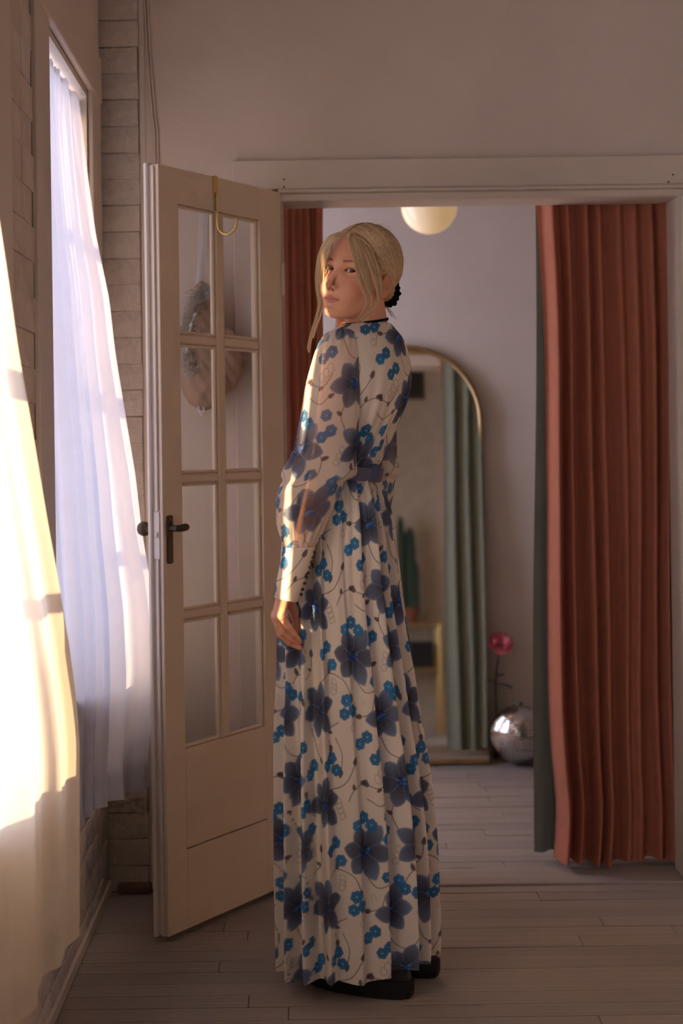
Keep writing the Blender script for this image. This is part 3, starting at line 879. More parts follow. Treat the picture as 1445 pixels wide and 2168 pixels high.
# pink rose in a slim vase between mirror and ball
vx = np.array([0.775, 5.935, 0])
rose = empty('rose', (vx[0], 5.935, 0.10)); tag(rose, 'single pink rose on a leafy stem beside the mirror', 'flower')
head = P(1057, 1366, 5.88)
stem = interp_curve([np.array([vx[0], 5.935, 0.13]), P(1050, 1500, 5.93), P(1049, 1440, 5.92), head - np.array([0, 0, 0.02])], 30)
MB().tube(stem, 0.003, 8).build('stem', M['stem'], rose, True)
def petal(c, az, tilt, ln, wd, name, m, parent, cup=0.35, face=0.0):
    k = 9
    s = np.linspace(0, 1, k)[:, None]; w = np.linspace(-1, 1, 7)[None, :]
    width = wd * np.sin(np.pi * (0.08 + 0.80 * s)) ** 0.8
    x = w * width; y = s * ln + 0 * w; z = cup * ln * s ** 2 - 0.35 * wd * (1 - w ** 2) * s + 0.08 * wd * np.sin(5 * w + az)
    Rm = np.array(Matrix.Rotation(face * 0.4, 3, 'Y') @ Matrix.Rotation(face, 3, 'X') @ Matrix.Rotation(az, 3, 'Z') @ Matrix.Rotation(tilt, 3, 'X'))
    V = np.stack([x, y, z + 0 * x], -1).reshape(-1, 3) @ Rm.T + c
    return mesh_np(name, V, grid_faces(k, 7), m, parent)
for k in range(6): petal(head, k * 1.05, 0.15, 0.055, 0.028, 'petal', M['pink'], rose, 0.25, 0.9)
for k in range(6): petal(head + np.array([0, 0, 0.003]), k * 1.05 + 0.5, 0.75, 0.047, 0.026, 'petal', M['pink'], rose, 0.1, 0.9)
for k in range(5): petal(head + np.array([0, 0, 0.006]), k * 1.25 + 0.2, 1.2, 0.038, 0.019, 'petal', M['pink'], rose, -0.2, 0.9)
petal(P(1050, 1448, 5.90), -1.7, 0.1, 0.062, 0.016, 'leaf', M['leaf'], rose, -0.3)
petal(P(1048, 1442, 5.90), 1.3, 0.2, 0.05, 0.014, 'leaf', M['leaf'], rose, -0.2)
petal(P(1050, 1432, 5.90), -1.3, 0.4, 0.036, 0.012, 'leaf', M['leaf'], rose, -0.2)
tag(MB().lathe([(0, 0), (0.017, 0), (0.019, 0.01), (0.019, 0.06), (0.014, 0.10), (0.009, 0.13), (0.011, 0.16), (0.009, 0.16), (0.007, 0.13), (0, 0.12)], (vx[0], 5.935, 0.001), 24).build('bud_vase', M['vase'], smooth=True), 'small dark bud vase in the shadow between mirror and disco ball', 'vase')

gp = P(908, 436, 5.15); gr = 59.5 * 5.15 / FPX
pend = empty('pendant_lamp', (gp[0], gp[1], ZC)); tag(pend, 'round cream opal glass pendant lamp glowing faintly in the back room', 'lamp')
MB().lathe([(0.034, -0.015)] + [(gr * math.sin(a), gr * math.cos(a)) for a in np.linspace(0.36, math.pi, 40)], gp, 48).build('globe', M['opal'], pend, True)
MB().lathe([(0, gr + 0.045), (0.03, gr + 0.04), (0.042, gr + 0.012), (0.042, gr - 0.012), (0.036, gr - 0.014)], gp, 28).build('gallery', M['brass'], pend, True)
MB().tube([gp + np.array([0, 0, gr + 0.04]), (gp[0], gp[1], ZC - 0.02)], 0.006, 10).build('stem', M['brass'], pend, True)
MB().lathe([(0, 0), (0.055, 0), (0.055, -0.012), (0.02, -0.028), (0, -0.028)], (gp[0], gp[1], ZC), 28).build('canopy', M['brass'], pend, True)

# ------------------------------------------------------------------ behind the lens, seen only in the mirror
TZ = 1.06
tb = empty('console_table', (0.95, -2.72, 0)); tag(tb, 'tall brass console table against the wall reflected in the mirror', 'table')
for sx in (0.57, 1.30):
    for sy in (-2.92, -2.54):
        MB().tube([(sx, sy, 0.0), (sx, sy, TZ - 0.015)], 0.014, 10).build('leg', M['brass'], tb, True)
boxobj('table_top', 0.55, 1.32, -2.94, -2.52, TZ - 0.015, TZ, M['brass'], tb, 0.003)
boxobj('shelf', 0.57, 1.30, -2.92, -2.54, 0.62, 0.63, M['brass'], tb, 0.002)
bx = MB().box(1.02, 1.24, -2.85, -2.62, 0.631, 0.86, 0.006).box(1.01, 1.25, -2.86, -2.61, 0.862, 0.895, 0.004).build('storage_box', M['black']); tag(bx, 'black lidded box on the shelf of the reflected brass table', 'box')
cp = empty('potted_cactus', (1.02, -2.72, TZ)); tag(cp, 'slender green column cactus in a terracotta pot, reflected in the mirror', 'plant')
for (dx, dy, hgt, r0) in ((0.03, 0, 0.84, 0.050), (-0.06, 0.02, 0.95, 0.036), (0.075, 0.03, 0.5, 0.032)):
    a = np.linspace(0, 2 * np.pi, 48, endpoint=False); zz = np.linspace(0, 1, 24)
    rad = r0 * np.sqrt(np.clip(1 - ((zz - 0.45) / 0.56) ** 6, 0, 1))[:, None] * (1 + 0.14 * np.cos(8 * a))[None]
    V = np.stack([1.02 + dx + rad * np.cos(a), -2.72 + dy + rad * np.sin(a), TZ + 0.12 + hgt * zz[:, None] + 0 * rad], -1)
    mesh_np('column', V.reshape(-1, 3), grid_faces(24, 48, True), M['leaf'], cp)
MB().lathe([(0, 0), (0.08, 0), (0.11, 0.13), (0.118, 0.13), (0.118, 0.155), (0.10, 0.155), (0.098, 0.12), (0, 0.12)], (1.02, -2.71, TZ + 0.001), 32).build('pot', M['terracotta'], cp)
vt = empty('wall_vent', (1.15, YF, 3.52)); tag(vt, 'dark metal vent high on the reflected wall', 'vent')
MB().box(1.04, 1.26, YF + 0.001, YF + 0.02, 3.65, 3.67).box(1.04, 1.26, YF + 0.001, YF + 0.02, 3.38, 3.40).box(1.04, 1.06, YF + 0.001, YF + 0.02, 3.40, 3.65).box(1.24, 1.26, YF + 0.001, YF + 0.02, 3.40, 3.65).build('frame', M['vent'], vt)
boxobj('backing', 1.06, 1.24, YF + 0.0005, YF + 0.003, 3.40, 3.65, M['black'], vt)
for k in range(8):
    boxobj('slat', 1.06, 1.24, YF + 0.003, YF + 0.016, 3.405 + 0.031 * k, 3.42 + 0.031 * k, M['vent'], vt)

# ------------------------------------------------------------------ the woman
PC = np.array([0.090, 3.50])                       # where she stands
NR = np.array([0.48, 0.877])                       # her right-hand side
NF = np.array([-0.877, 0.48])                      # the way her body faces
woman = empty('person', (PC[0], PC[1], 0))
tag(woman, 'woman in a long floral gown looking back over her shoulder', 'person')
def mirror_pt(p):
    p = np.array(p, float)
    d = (p[..., 0] - PC[0]) * NR[0] + (p[..., 1] - PC[1]) * NR[1]
    p[..., 0] -= 2 * d * NR[0]; p[..., 1] -= 2 * d * NR[1]
    return p

# skin and hair shaders
m, nt, b, out = new_mat('skin')
a = nt.nodes.new('ShaderNodeAttribute'); a.attribute_name = 'Col'
n = tex(nt, 'ShaderNodeTexNoise', Scale=90.0, Detail=4.0)
tc = nt.nodes.new('ShaderNodeTexCoord'); nt.links.new(tc.outputs['Object'], n.inputs['Vector'])
mr_ = nt.nodes.new('ShaderNodeMapRange'); mr_.inputs['To Min'].default_value = 0.90; mr_.inputs['To Max'].default_value = 1.08
nt.links.new(n.outputs['Fac'], mr_.inputs[0])
vm = nt.nodes.new('ShaderNodeVectorMath'); vm.operation = 'SCALE'
nt.links.new(a.outputs['Color'], vm.inputs[0]); nt.links.new(mr_.outputs[0], vm.inputs['Scale'])
nt.links.new(vm.outputs[0], b.inputs['Base Color'])
nt.links.new(a.outputs['Alpha'], b.inputs['Roughness'])
b.inputs['Subsurface Weight'].default_value = 0.12
b.inputs['Subsurface Radius'].default_value = (0.010, 0.004, 0.002)
b.inputs['Subsurface Scale'].default_value = 0.4
b.inputs['Specular IOR Level'].default_value = 0.35
M['skin'] = m
m, nt, b, out = new_mat('blonde_hair')
a = nt.nodes.new('ShaderNodeAttribute'); a.attribute_name = 'Col'
nt.links.new(a.outputs['Color'], b.inputs['Base Color'])
b.inputs['Roughness'].default_value = 0.42; b.inputs['Specular IOR Level'].default_value = 0.35
n = tex(nt, 'ShaderNodeTexNoise', Scale=400.0, Detail=2.0)
bp = nt.nodes.new('ShaderNodeBump'); bp.inputs['Strength'].default_value = 0.12; bp.inputs['Distance'].default_value = 0.001
nt.links.new(n.outputs['Fac'], bp.inputs['Height']); nt.links.new(bp.outputs[0], b.inputs['Normal'])
M['hair'] = m

# --- head frame: f forward, s her left, u up (centimetres)
HC = P(761, 594, 3.47)
yaw, roll, pitch, HS = math.radians(40), math.radians(14.0), math.radians(4), 0.0101
fw = Vector((-math.sin(yaw), -math.cos(yaw), 0)); up = Vector((0, 0, 1)); lf = up.cross(fw)
Rp = Matrix.Rotation(pitch, 3, lf); fw = Rp @ fw; up = Rp @ up
Rr_ = Matrix.Rotation(roll, 3, Vector((0, 1, 0)))       # clockwise as the camera sees it
fw, lf, up = Rr_ @ fw, Rr_ @ lf, Rr_ @ up
HB = np.array([fw[:], lf[:], up[:]])                      # rows: local axes in world
def h2w(q): return HC + HS * (np.asarray(q, float) @ HB)
def w2h(p): return ((np.asarray(p, float) - HC) / HS) @ HB.T

neck_low = w2h(P(781, 735, 3.50)); neck_top = np.array([-1.8, 0, -2.5])
sh_l = w2h(P(728, 752, 3.395)); sh_r = w2h(mirror_pt(P(728, 752, 3.395)))
def head_sdf(p):
    f, s, u = p
    a = np.abs(s)
    pa = (f, a, u)
    d = ell(p, (-1.0, 0, 4.6), (9.6, 7.35, 8.3))                       # skull
    d = smin(d, ell(p, (3.0, 0, 0.2), (6.2, 6.1, 8.0)), 2.0)          # face mask
    d = smin(d, ell(p, (4.6, 0, -5.4), (4.6, 4.5, 4.4)), 2.0)          # lower face
    d = smin(d, cone(pa, (0.3, 5.1, -4.4), (6.2, 2.0, -8.0), 1.35, 1.35), 1.6)   # jaw
    d = smin(d, ell(p, (7.4, 0, -8.4), (1.75, 1.9, 1.55)), 1.3)        # chin
    d = smin(d, ell(pa, (5.4, 4.2, -0.9), (2.2, 1.8, 1.6)), 1.6)       # cheekbone
    d = smin(d, ell(pa, (6.6, 3.0, -3.2), (2.2, 2.2, 2.2)), 2.0)       # cheek
    d = smin(d, cone(pa, (8.0, 0.9, 2.9), (6.6, 4.6, 3.3), 0.75, 0.65), 1.3)     # brow
    d = smax(d, -ell(pa, (9.3, 3.1, 1.25), (1.7, 1.9, 1.15)), 1.1)     # eye hollow
    # eyelids over the eyeball
    lid = ell(pa, (6.75, 3.1, 1.3), (1.62, 1.72, 1.46))
    d = smin(d, lid, 0.5)
    # nose
    nose = cone(p, (8.0, 0, 2.0), (10.45, 0, -2.2), 0.52, 0.62)
    nose = smin(nose, ell(p, (10.7, 0, -2.75), (0.80, 0.74, 0.66)), 0.6)
    nose = smin(nose, ell(pa, (9.35, 1.0, -3.1), (0.95, 0.52, 0.60)), 0.5)
    nose = smin(nose, cone(p, (9.6, 0, -3.3), (8.9, 0, -3.9), 0.42, 0.4), 0.4)
    d = smin(d, nose, 0.75)
    d = smax(d, -ell(pa, (9.75, 0.55, -3.62), (0.62, 0.27, 0.32)), 0.22)   # nostrils
    # mouth
    d = smin(d, ell(p, (7.7, 0, -5.7), (1.4, 2.4, 1.5)), 0.9)
    d = smin(d, ell(pa, (8.75, 0.65, -5.32), (0.62, 1.25, 0.40)), 0.35)    # upper lip
    d = smin(d, ell(p, (8.62, 0, -6.32), (0.70, 1.55, 0.50)), 0.35)        # lower lip
    d = smax(d, -ell(p, (9.15, 0, -7.25), (0.6, 1.7, 0.42)), 0.5)          # below the lip
    d = smax(d, -ell(p, (9.75, 0, -4.55), (0.5, 0.28, 0.6)), 0.25)         # philtrum
    # almond opening of the lids (a slot running forward)
    open_u = 0.41 * np.clip(1 - ((a - 3.12) / 1.42) ** 2, 0, 1) ** 0.75
    slot = np.maximum(np.abs(u - 1.22 - 0.06 * (a - 3.1)) - open_u, 7.2 - f)
    slot = np.maximum(slot, np.abs(a - 3.12) - 1.40)
    d = smax(d, -slot, 0.10)
    # lid crease
    cr = np.abs(u - 2.0 - 0.06 * (a - 3.1) + 0.12 * (a - 3.1) ** 2) - 0.05
    d = smax(d, -np.maximum(np.maximum(cr, np.abs(a - 3.2) - 1.5), 7.6 - f), 0.15)
    # ears
    e = ell(pa, (-0.9, 7.35, -0.2), (1.75, 0.62, 3.0))
    e = smax(e, -ell(pa, (-0.5, 8.0, 0.5), (1.0, 0.62, 1.75)), 0.3)
    e = smin(e, cone(pa, (0.5, 7.2, -0.2), (0.3, 7.4, -0.9), 0.42, 0.42), 0.25)
    e = smin(e, ell(pa, (-0.3, 7.2, -2.8), (0.85, 0.45, 0.75)), 0.3)
    d = smin(d, e, 0.35)
    # neck and the tops of the shoulders
    nk = cone(p, neck_top, neck_low, 4.75, 5.2)
    nk = smin(nk, cone(p, neck_low + np.array([0, 0, -2.0]), sh_l, 4.0, 3.6), 3.0)
    nk = smin(nk, cone(p, neck_low + np.array([0, 0, -2.0]), sh_r, 4.0, 3.6), 3.0)
    # sternomastoid cord
    nk = smin(nk, cone(pa, (-1.5, 5.6, -4.0), (2.0, 1.6, -15.0), 1.0, 0.9), 1.2)
    return smin(d, nk, 1.5)
hh = 0.135
lo = np.array([-12.0, -15.0, -20.0]); hi = np.array([12.6, 15.0, 13.6])
# fine grid just around the head, coarser below handled by the same field
nn = np.ceil((hi - lo) / hh).astype(int)
def sdf_mesh(fn, lo, hi, h):
    ax = [np.arange(lo[i], hi[i], h) for i in range(3)]
    g = np.meshgrid(*[x.astype(np.float32) for x in ax], indexing='ij')
    return surface_nets(fn(g).astype(np.float64), lo, h)
# head above the collar and the shoulder piece in two overlapping slabs
Vh, Fh = sdf_mesh(head_sdf, np.array([-12.0, -9.2, -13.0]), np.array([12.6, 9.2, 13.6]), hh)
Vs, Fs = sdf_mesh(head_sdf, np.array([-14.0, -24.0, -24.0]), np.array([14.0, 24.0, -11.0]), 0.4)

SK = np.array(lin(226, 168, 138)); LIP = np.array(lin(196, 112, 98)); BR = np.array(lin(104, 70, 50)); DK = np.array(lin(70, 42, 30))
def head_colors(V):
    f, s, u = V.T; a = np.abs(s)
    c = np.tile(SK, (len(V), 1))
    def mixc(mask, col):
        nonlocal c
        c = c * (1 - mask[:, None]) + col * mask[:, None]
    blush = np.exp(-(((a - 4.2) / 2.2) ** 2 + ((u + 2.2) / 2.2) ** 2)) * (f > 2)
    mixc(0.35 * blush, np.array(lin(214, 132, 108)))
    nosem = np.exp(-((a / 1.4) ** 2 + ((u + 2.9) / 1.0) ** 2)) * (f > 8.6)
    mixc(0.30 * nosem, np.array(lin(206, 126, 104)))
    # lips: outline in s,u
    up_edge = -5.02 + 0.12 * np.cos(a * 2.4) - 0.16 * (a / 2.0) ** 2 * 2.2
    lo_edge = -6.72 + 0.22 * (a / 1.2) ** 2 * 0.9
    lip = np.clip((up_edge - u) / 0.12, 0, 1) * np.clip((u - lo_edge) / 0.12, 0, 1) * np.clip((2.35 - a) / 0.2, 0, 1) * (f > 7)
    mixc(0.8 * lip, LIP)
    seam = np.exp(-((u + 5.78 + 0.10 * np.cos(a * 2.2) - 0.015 * a * a) / 0.10) ** 2) * (a < 2.4) * (f > 7)
    mixc(0.75 * seam, np.array(lin(110, 48, 42)))
    # brows
    bu = 3.05 + 0.42 * np.clip((a - 1.3) / 2.4, 0, 1) - 0.75 * np.clip((a - 3.7) / 1.6, 0, 1) ** 1.2
    bw = 0.40 - 0.24 * np.clip((a - 1.3) / 3.8, 0, 1)
    brow = np.clip(1.3 - np.abs(u - bu) / bw, 0, 1) * np.clip((a - 1.25) / 0.5, 0, 1) * np.clip((5.4 - a) / 0.7, 0, 1) * (f > 3)
    mixc(0.88 * np.clip(brow, 0, 1), BR)
    # lash lines and lid shadow tint
    ou = 0.41 * np.clip(1 - ((a - 3.12) / 1.42) ** 2, 0, 1) ** 0.75
    uc = 1.22 + 0.06 * (a - 3.1)
    near = (np.abs(a - 3.12) < 1.55) & (f > 5.5)
    lash = np.exp(-((u - (uc + ou + 0.06)) / 0.13) ** 2) * near
    mixc(0.9 * lash, DK)
    lash2 = np.exp(-((u - (uc - ou - 0.04)) / 0.07) ** 2) * near
    mixc(0.4 * lash2, np.array(lin(150, 84, 70)))
    lid = np.exp(-((u - (uc + ou + 0.35)) / 0.3) ** 2) * near
    mixc(0.25 * lid, np.array(lin(176, 112, 92)))
    # nostrils, ear hollow
    nos = np.exp(-(((a - 0.55) / 0.34) ** 2 + ((u + 3.65) / 0.32) ** 2)) * (f > 8.6)
    mixc(0.7 * nos, np.array(lin(120, 60, 50)))
    ear = np.clip((a - 7.2) / 0.5, 0, 1)
    mixc(0.25 * ear, np.array(lin(216, 122, 100)))
    # freckles
    rs = np.random.default_rng(3)
    return c
# eyes: one ball each, coloured by angle from the gaze
EV, EF, EC, ER = [], [], [], []
ne = 0
camw = np.array([0, 0, CAMZ])
for sg in (1, -1):
    c = np.array([6.78, 3.1 * sg, 1.25]); R = 1.36
    gz = w2h(camw + np.array([0.0, 0, 0.0])) - c; gz /= np.linalg.norm(gz)
    la = np.linspace(0, math.pi * 0.75, 60); lo_ = np.linspace(0, 2 * math.pi, 48, endpoint=False)
    t1 = np.cross(gz, [0, 0, 1.0]); t1 /= np.linalg.norm(t1); t2 = np.cross(gz, t1)
    bulge = 1 + 0.035 * np.exp(-(la / 0.42) ** 4)
    V = c + R * bulge[:, None, None] * (np.cos(la)[:, None, None] * gz + np.sin(la)[:, None, None] * (np.cos(lo_)[None, :, None] * t1 + np.sin(lo_)[None, :, None] * t2))
    rr = np.repeat(la, 48)
    col = np.tile(np.array(lin(214, 198, 186)), (len(rr), 1))
    iris = np.array(lin(74, 62, 46)) * (0.75 + 0.5 * np.abs(np.sin(np.tile(lo_, 60) * 17))[:, None])
    col = np.where((rr < 0.60)[:, None], iris, col)
    col = np.where(((rr > 0.53) & (rr < 0.62))[:, None], np.array(lin(48, 46, 44)), col)
    col = np.where((rr < 0.27)[:, None], np.array((0.004, 0.004, 0.004)), col)
    EV.append(V.reshape(-1, 3)); EF.append(grid_faces(60, 48, True) + ne); EC.append(col); ne += len(rr)
EV = np.vstack(EV); EF = np.vstack(EF); EC = np.vstack(EC)

# --- hand (world metres), then its mirror twin
def hand_fn(g):
    def W(x, y, Y): return P(x, y, Y)
    wr = W(603, 1256, 3.325); 
    fing = [  # MCP, PIP, DIP, TIP with radii
        ([W(594.5, 1303, 3.298), W(610.5, 1327, 3.296), W(622.5, 1343, 3.300), W(632.5, 1354.5, 3.305)], (.0088, .0077, .0068, .0056)),
        ([W(587.0, 1307, 3.316), W(598.5, 1338, 3.315), W(616, 1353, 3.318), W(632, 1361, 3.322)], (.0095, .0084, .0074, .0060)),
        ([W(583.0, 1305, 3.335), W(594, 1343, 3.336), W(612, 1361, 3.338), W(634, 1371, 3.340)], (.0098, .0086, .0076, .0062)),
        ([W(584.0, 1300, 3.353), W(600, 1340, 3.358), W(617, 1353, 3.356), W(634, 1358, 3.352)], (.0096, .0084, .0074, .0060)),
        ([W(612, 1272, 3.352), W(622, 1293, 3.368), W(627, 1318, 3.372), W(629, 1338, 3.370)], (.0125, .0105, .0090, .0072)),
    ]
    d = None
    arm = cone(g, W(636, 1150, 3.334), wr, 0.023, 0.0165)
    d = arm
    mids = []
    for k, (pts, r) in enumerate(fing):
        if k < 4:
            c = cone(g, wr + (pts[0] - wr) * 0.15, pts[0], 0.0125, r[0] + 0.0012)
        else:
            c = cone(g, wr + np.array([0.004, 0.006, -0.004]), pts[0], 0.0125, r[0])
        d = smin(d, c, 0.010)
    palm = d
    out_d = palm
    for k, (pts, r) in enumerate(fing):
        fd = cone(g, pts[0], pts[1], r[0], r[1])
        fd = smin(fd, cone(g, pts[1], pts[2], r[1] * 0.98, r[2]), 0.003)
        fd = smin(fd, cone(g, pts[2], pts[3], r[2] * 0.98, r[3]), 0.003)
        # knuckle
        fd = smin(fd, np.sqrt(sum((g[i] - pts[1][i]) ** 2 for i in range(3))) - r[1] * 1.06, 0.003)
        out_d = smin(out_d, fd, 0.0035)
    return out_d
c0 = P(606, 1300, 3.33)
hlo = c0 - np.array([0.055, 0.065, 0.095]); hhi = c0 + np.array([0.065, 0.075, 0.11])
Vha, Fha = sdf_mesh(hand_fn, hlo, hhi, 0.0012)

# --- torso, arms, legs (inside the gown)
ARM = [P(722, 752, 3.395), P(684, 1000, 3.375), P(606, 1255, 3.325)]
def body_fn(g):
    def R2(y, cx, A, B): return P(cx, y, PC[1])
    waist = P(718, 1000, 3.5); chest = P(772, 830, 3.5); hip = P(722, 1170, 3.5); nb = P(781, 735, 3.5)
    def tell(c, A, B, H):
        dx = g[0] - c[0]; dy = g[1] - c[1]; dz = g[2] - c[2]
        q = (dx * NR[0] + dy * NR[1], dx * NF[0] + dy * NF[1], dz)
        return ell(q, (0, 0, 0), (A, B, H))
    d = tell(chest, 0.112, 0.068, 0.13)
    d = smin(d, tell(waist, 0.088, 0.060, 0.14), 0.05)
    d = smin(d, tell(hip, 0.100, 0.075, 0.13), 0.06)
    d = smin(d, cone(g, nb, chest, 0.05, 0.07), 0.04)
    for mir in (False, True):
        A = [mirror_pt(q) if mir else q for q in ARM]
        sh = mirror_pt(P(728, 752, 3.395)) if mir else P(728, 752, 3.395)
        d = smin(d, cone(g, nb - np.array([0, 0, 0.05]), sh, 0.045, 0.036), 0.04)
        d = smin(d, cone(g, A[0], A[1], 0.040, 0.031), 0.02)
        d = smin(d, cone(g, A[1], A[2], 0.031, 0.018), 0.01)
        off = (NR if mir else -NR) * 0.062
        hp = np.array([hip[0] + off[0], hip[1] + off[1], hip[2] - 0.08])
        kn = np.array([PC[0] + off[0] * 1.0 + 0.01, PC[1] + off[1] * 1.0, 0.52])
        an = np.array([PC[0] + off[0] + 0.05, PC[1] + off[1] - 0.02, 0.11])
        d = smin(d, cone(g, hp, kn, 0.064, 0.050), 0.03)
        d = smin(d, cone(g, kn, an, 0.052, 0.036), 0.02)
    return d
Vb, Fb = sdf_mesh(body_fn, np.array([-0.12, 3.22, 0.06]), np.array([0.40, 3.82, 1.62]), 0.008)
# assemble one body mesh
VV = [h2w(Vh), h2w(Vs), h2w(EV), Vha, mirror_pt(Vha), Vb]
FFm = Fha[:, ::-1]
CC = [head_colors(Vh), np.tile(SK, (len(Vs), 1)), EC, None, None, np.tile(SK, (len(Vb), 1))]
hc_ = np.tile(SK, (len(Vha), 1))
rel = (Vha[:, 2] - P(600, 1300, 3.33)[2])
kn = np.clip(-rel / 0.07, 0, 1)[:, None]
hc_ = hc_ * (1 - 0.30 * kn) + np.array(lin(208, 126, 102)) * 0.30 * kn
# nails
for tip, nrm in ((P(632.5, 1354.5, 3.305), P(629, 1358, 3.300)), (P(632, 1361, 3.322), P(628, 1366, 3.317)), (P(634, 1371, 3.340), P(630, 1376, 3.336))):
    nm = np.exp(-(np.linalg.norm(Vha - nrm, axis=1) / 0.0042) ** 4)[:, None] * 0.7
    hc_ = hc_ * (1 - nm) + np.array(lin(226, 168, 152)) * nm
CC[3] = hc_; CC[4] = hc_
FL = [Fh, Fs, EF, Fha, FFm, Fb]
rough = [np.full(len(Vh), 0.46), np.full(len(Vs), 0.5), np.full(len(EV), 0.06), np.full(len(Vha), 0.48), np.full(len(Vha), 0.48), np.full(len(Vb), 0.5)]
off = 0; Fall = []
for V, F in zip(VV, FL):
    Fall.append(F + off); off += len(V)
body = mesh_np('body', np.vstack(VV), np.vstack(Fall), M['skin'], woman, True, np.vstack(CC))
ca = body.data.color_attributes['Col']
buf = np.empty(len(body.data.vertices) * 4, np.float32); ca.data.foreach_get('color', buf)
buf = buf.reshape(-1, 4); buf[:, 3] = np.concatenate(rough); ca.data.foreach_set('color', buf.ravel())

# --- hair: a combed cap, fine strands over it, loose face-framing locks
HCEN = np.array([-1.0, 0, 4.6]); HRAD = np.array([10.15, 7.95, 8.95])
BUN = np.array([-11.0, 0.6, -0.8])
def hairline(f):
    return np.interp(f, [-12, -8, -5, -3.2, -2.2, -1.0, 0.6, 1.6, 3.0, 5.0, 6.6, 8.0, 9.5], [-5.6, -5.6, -4.6, -2.8, 0.2, 2.2, 2.4, 1.6, 3.6, 6.6, 8.2, 9.1, 9.4])
def hair_fn(g):
    f, s, u = g
    d = ell(g, HCEN, HRAD)
    side = np.arctan2(s, u - 2.0)
    d = d + 0.05 * np.sin(side * 46 + f * 0.9) + 0.04 * np.sin(side * 83 - f * 1.7)
    d = smin(d, ell(g, (-9.6, 0.4, -0.8), (2.6, 2.6, 2.6)), 1.2)
    cut = hairline(f) - u
    d = smax(d, cut * 0.8, 0.5)
    # shallow parting
    part = np.maximum(np.abs(s + 0.2) - 0.12, 4.0 - f * 0 - u)
    return smax(d, -(np.maximum(np.abs(s + 0.2) - 0.10, 11.0 - u - 0.0)), 0.5)
V, F = sdf_mesh(hair_fn, np.array([-13.5, -9.4, -7.5]), np.array([10.6, 9.4, 14.6]), 0.17)
HBASE = np.array(lin(222, 188, 146)); HLT = np.array(lin(250, 228, 194)); HDK = np.array(lin(158, 122, 80))
side = np.arctan2(V[:, 1], V[:, 2] - 2.0)
k = 0.5 + 0.5 * np.sin(side * 61 + V[:, 0] * 1.1) * np.sin(side * 23 - 0.7 * V[:, 0])
root = np.exp(-(np.abs(V[:, 1] + 0.2) / 2.2) ** 2) * (V[:, 2] > 8)
hcol = HDK + (HBASE - HDK) * (0.45 + 0.55 * k)[:, None]
hcol = hcol * (1 - 0.35 * root[:, None]) + HDK * 0.35 * root[:, None]
hv, hf, hcs, hn = [h2w(V)], [F], [hcol], len(V)
def add_strands(paths, r0, cols, seg=3, taper=True):
    global hn
    N, K, _ = paths.shape
    prof = np.ones(K)
    if taper:
        prof = np.clip(np.minimum(1, (np.linspace(1, 0, K)) * 5 + 0.25), 0.2, 1)
    rad = np.asarray(r0).reshape(-1, 1) * prof[None]
    rad = np.broadcast_to(rad, (N, K))
    V, F = tube_np(paths, rad, seg)
    hv.append(V); hf.append(F + hn); hcs.append(np.repeat(cols, K * seg, axis=0)); hn += len(V)
def strand_cols(N, lo=0.0, hi=1.0):
    t = rng.uniform(lo, hi, N)[:, None]
    c = np.where(t < 0.5, HDK + (HBASE - HDK) * t * 2, HBASE + (HLT - HBASE) * (t - 0.5) * 2)
    return c
# combed strands from the parting round the side of the head to the bun
N, K = 2200, 18
t = np.linspace(0, 1, K)[None, :, None]
st_f = rng.uniform(-6.5, 7.6, N); sgn = np.where(rng.random(N) < 0.72, 1, -1)
zz = np.sqrt(np.clip(1 - ((st_f - HCEN[0]) / HRAD[0]) ** 2, 0, 1))
p0 = np.stack([st_f, -0.2 + 0.25 * sgn, HCEN[2] + HRAD[2] * zz], 1)
lat = rng.uniform(-0.9, 1.0, N)
mid_f = 0.25 * st_f + 1.6 + 0.0 * lat
p1 = np.stack([np.where(st_f > 3, 3.2 + 0.4 * (st_f - 3), mid_f - 1.5), sgn * 8.6, 5.0 + 2.2 * lat - 0.35 * (st_f - 2)], 1)
p2 = np.stack([np.full(N, -6.0), sgn * 6.5, 0.6 + 2.6 * lat], 1)
p3 = BUN + np.stack([np.full(N, 1.0), sgn * 1.0, lat * 1.8], 1)
paths = ((1 - t) ** 3 * p0[:, None] + 3 * (1 - t) ** 2 * t * p1[:, None] + 3 * (1 - t) * t ** 2 * p2[:, None] + t ** 3 * p3[:, None])
q = (paths - HCEN) / HRAD
rr = np.linalg.norm(q, axis=2, keepdims=True)
surf = HCEN + HRAD * q / rr * (1.003 + 0.010 * rng.random((N, 1, 1)))
w = np.clip((t - 0.86) / 0.14, 0, 1)
paths = surf * (1 - w) + paths * w
# keep strands on the scalp side of the hairline
und = hairline(paths[..., 0]) - paths[..., 2]
paths[..., 2] += np.clip(und + 0.1, 0, 3)
add_strands(h2w(paths), rng.uniform(0.0004, 0.0009, N), strand_cols(N, 0.1, 0.95))
# fly-aways on the crown
N, K = 70, 8
a0 = rng.uniform(-5, 7, N)
zz = np.sqrt(np.clip(1 - ((a0 - HCEN[0]) / HRAD[0]) ** 2, 0, 1))
b0 = np.stack([a0, rng.uniform(-2.5, 2.5, N), HCEN[2] + HRAD[2] * zz * 0.98], 1)
dr = np.stack([rng.normal(-0.5, 1, N), rng.normal(0, 1, N), rng.uniform(0.1, 0.6, N)], 1)
t = np.linspace(0, 1, K)[None, :, None]
paths = b0[:, None] + dr[:, None] * t * rng.uniform(1.0, 3.0, (N, 1, 1)) + np.array([0, 0, -1.0]) * t ** 2 * rng.uniform(0, 1.2, (N, 1, 1))
add_strands(h2w(paths), np.full(N, 0.00022), strand_cols(N, 0.5, 1))
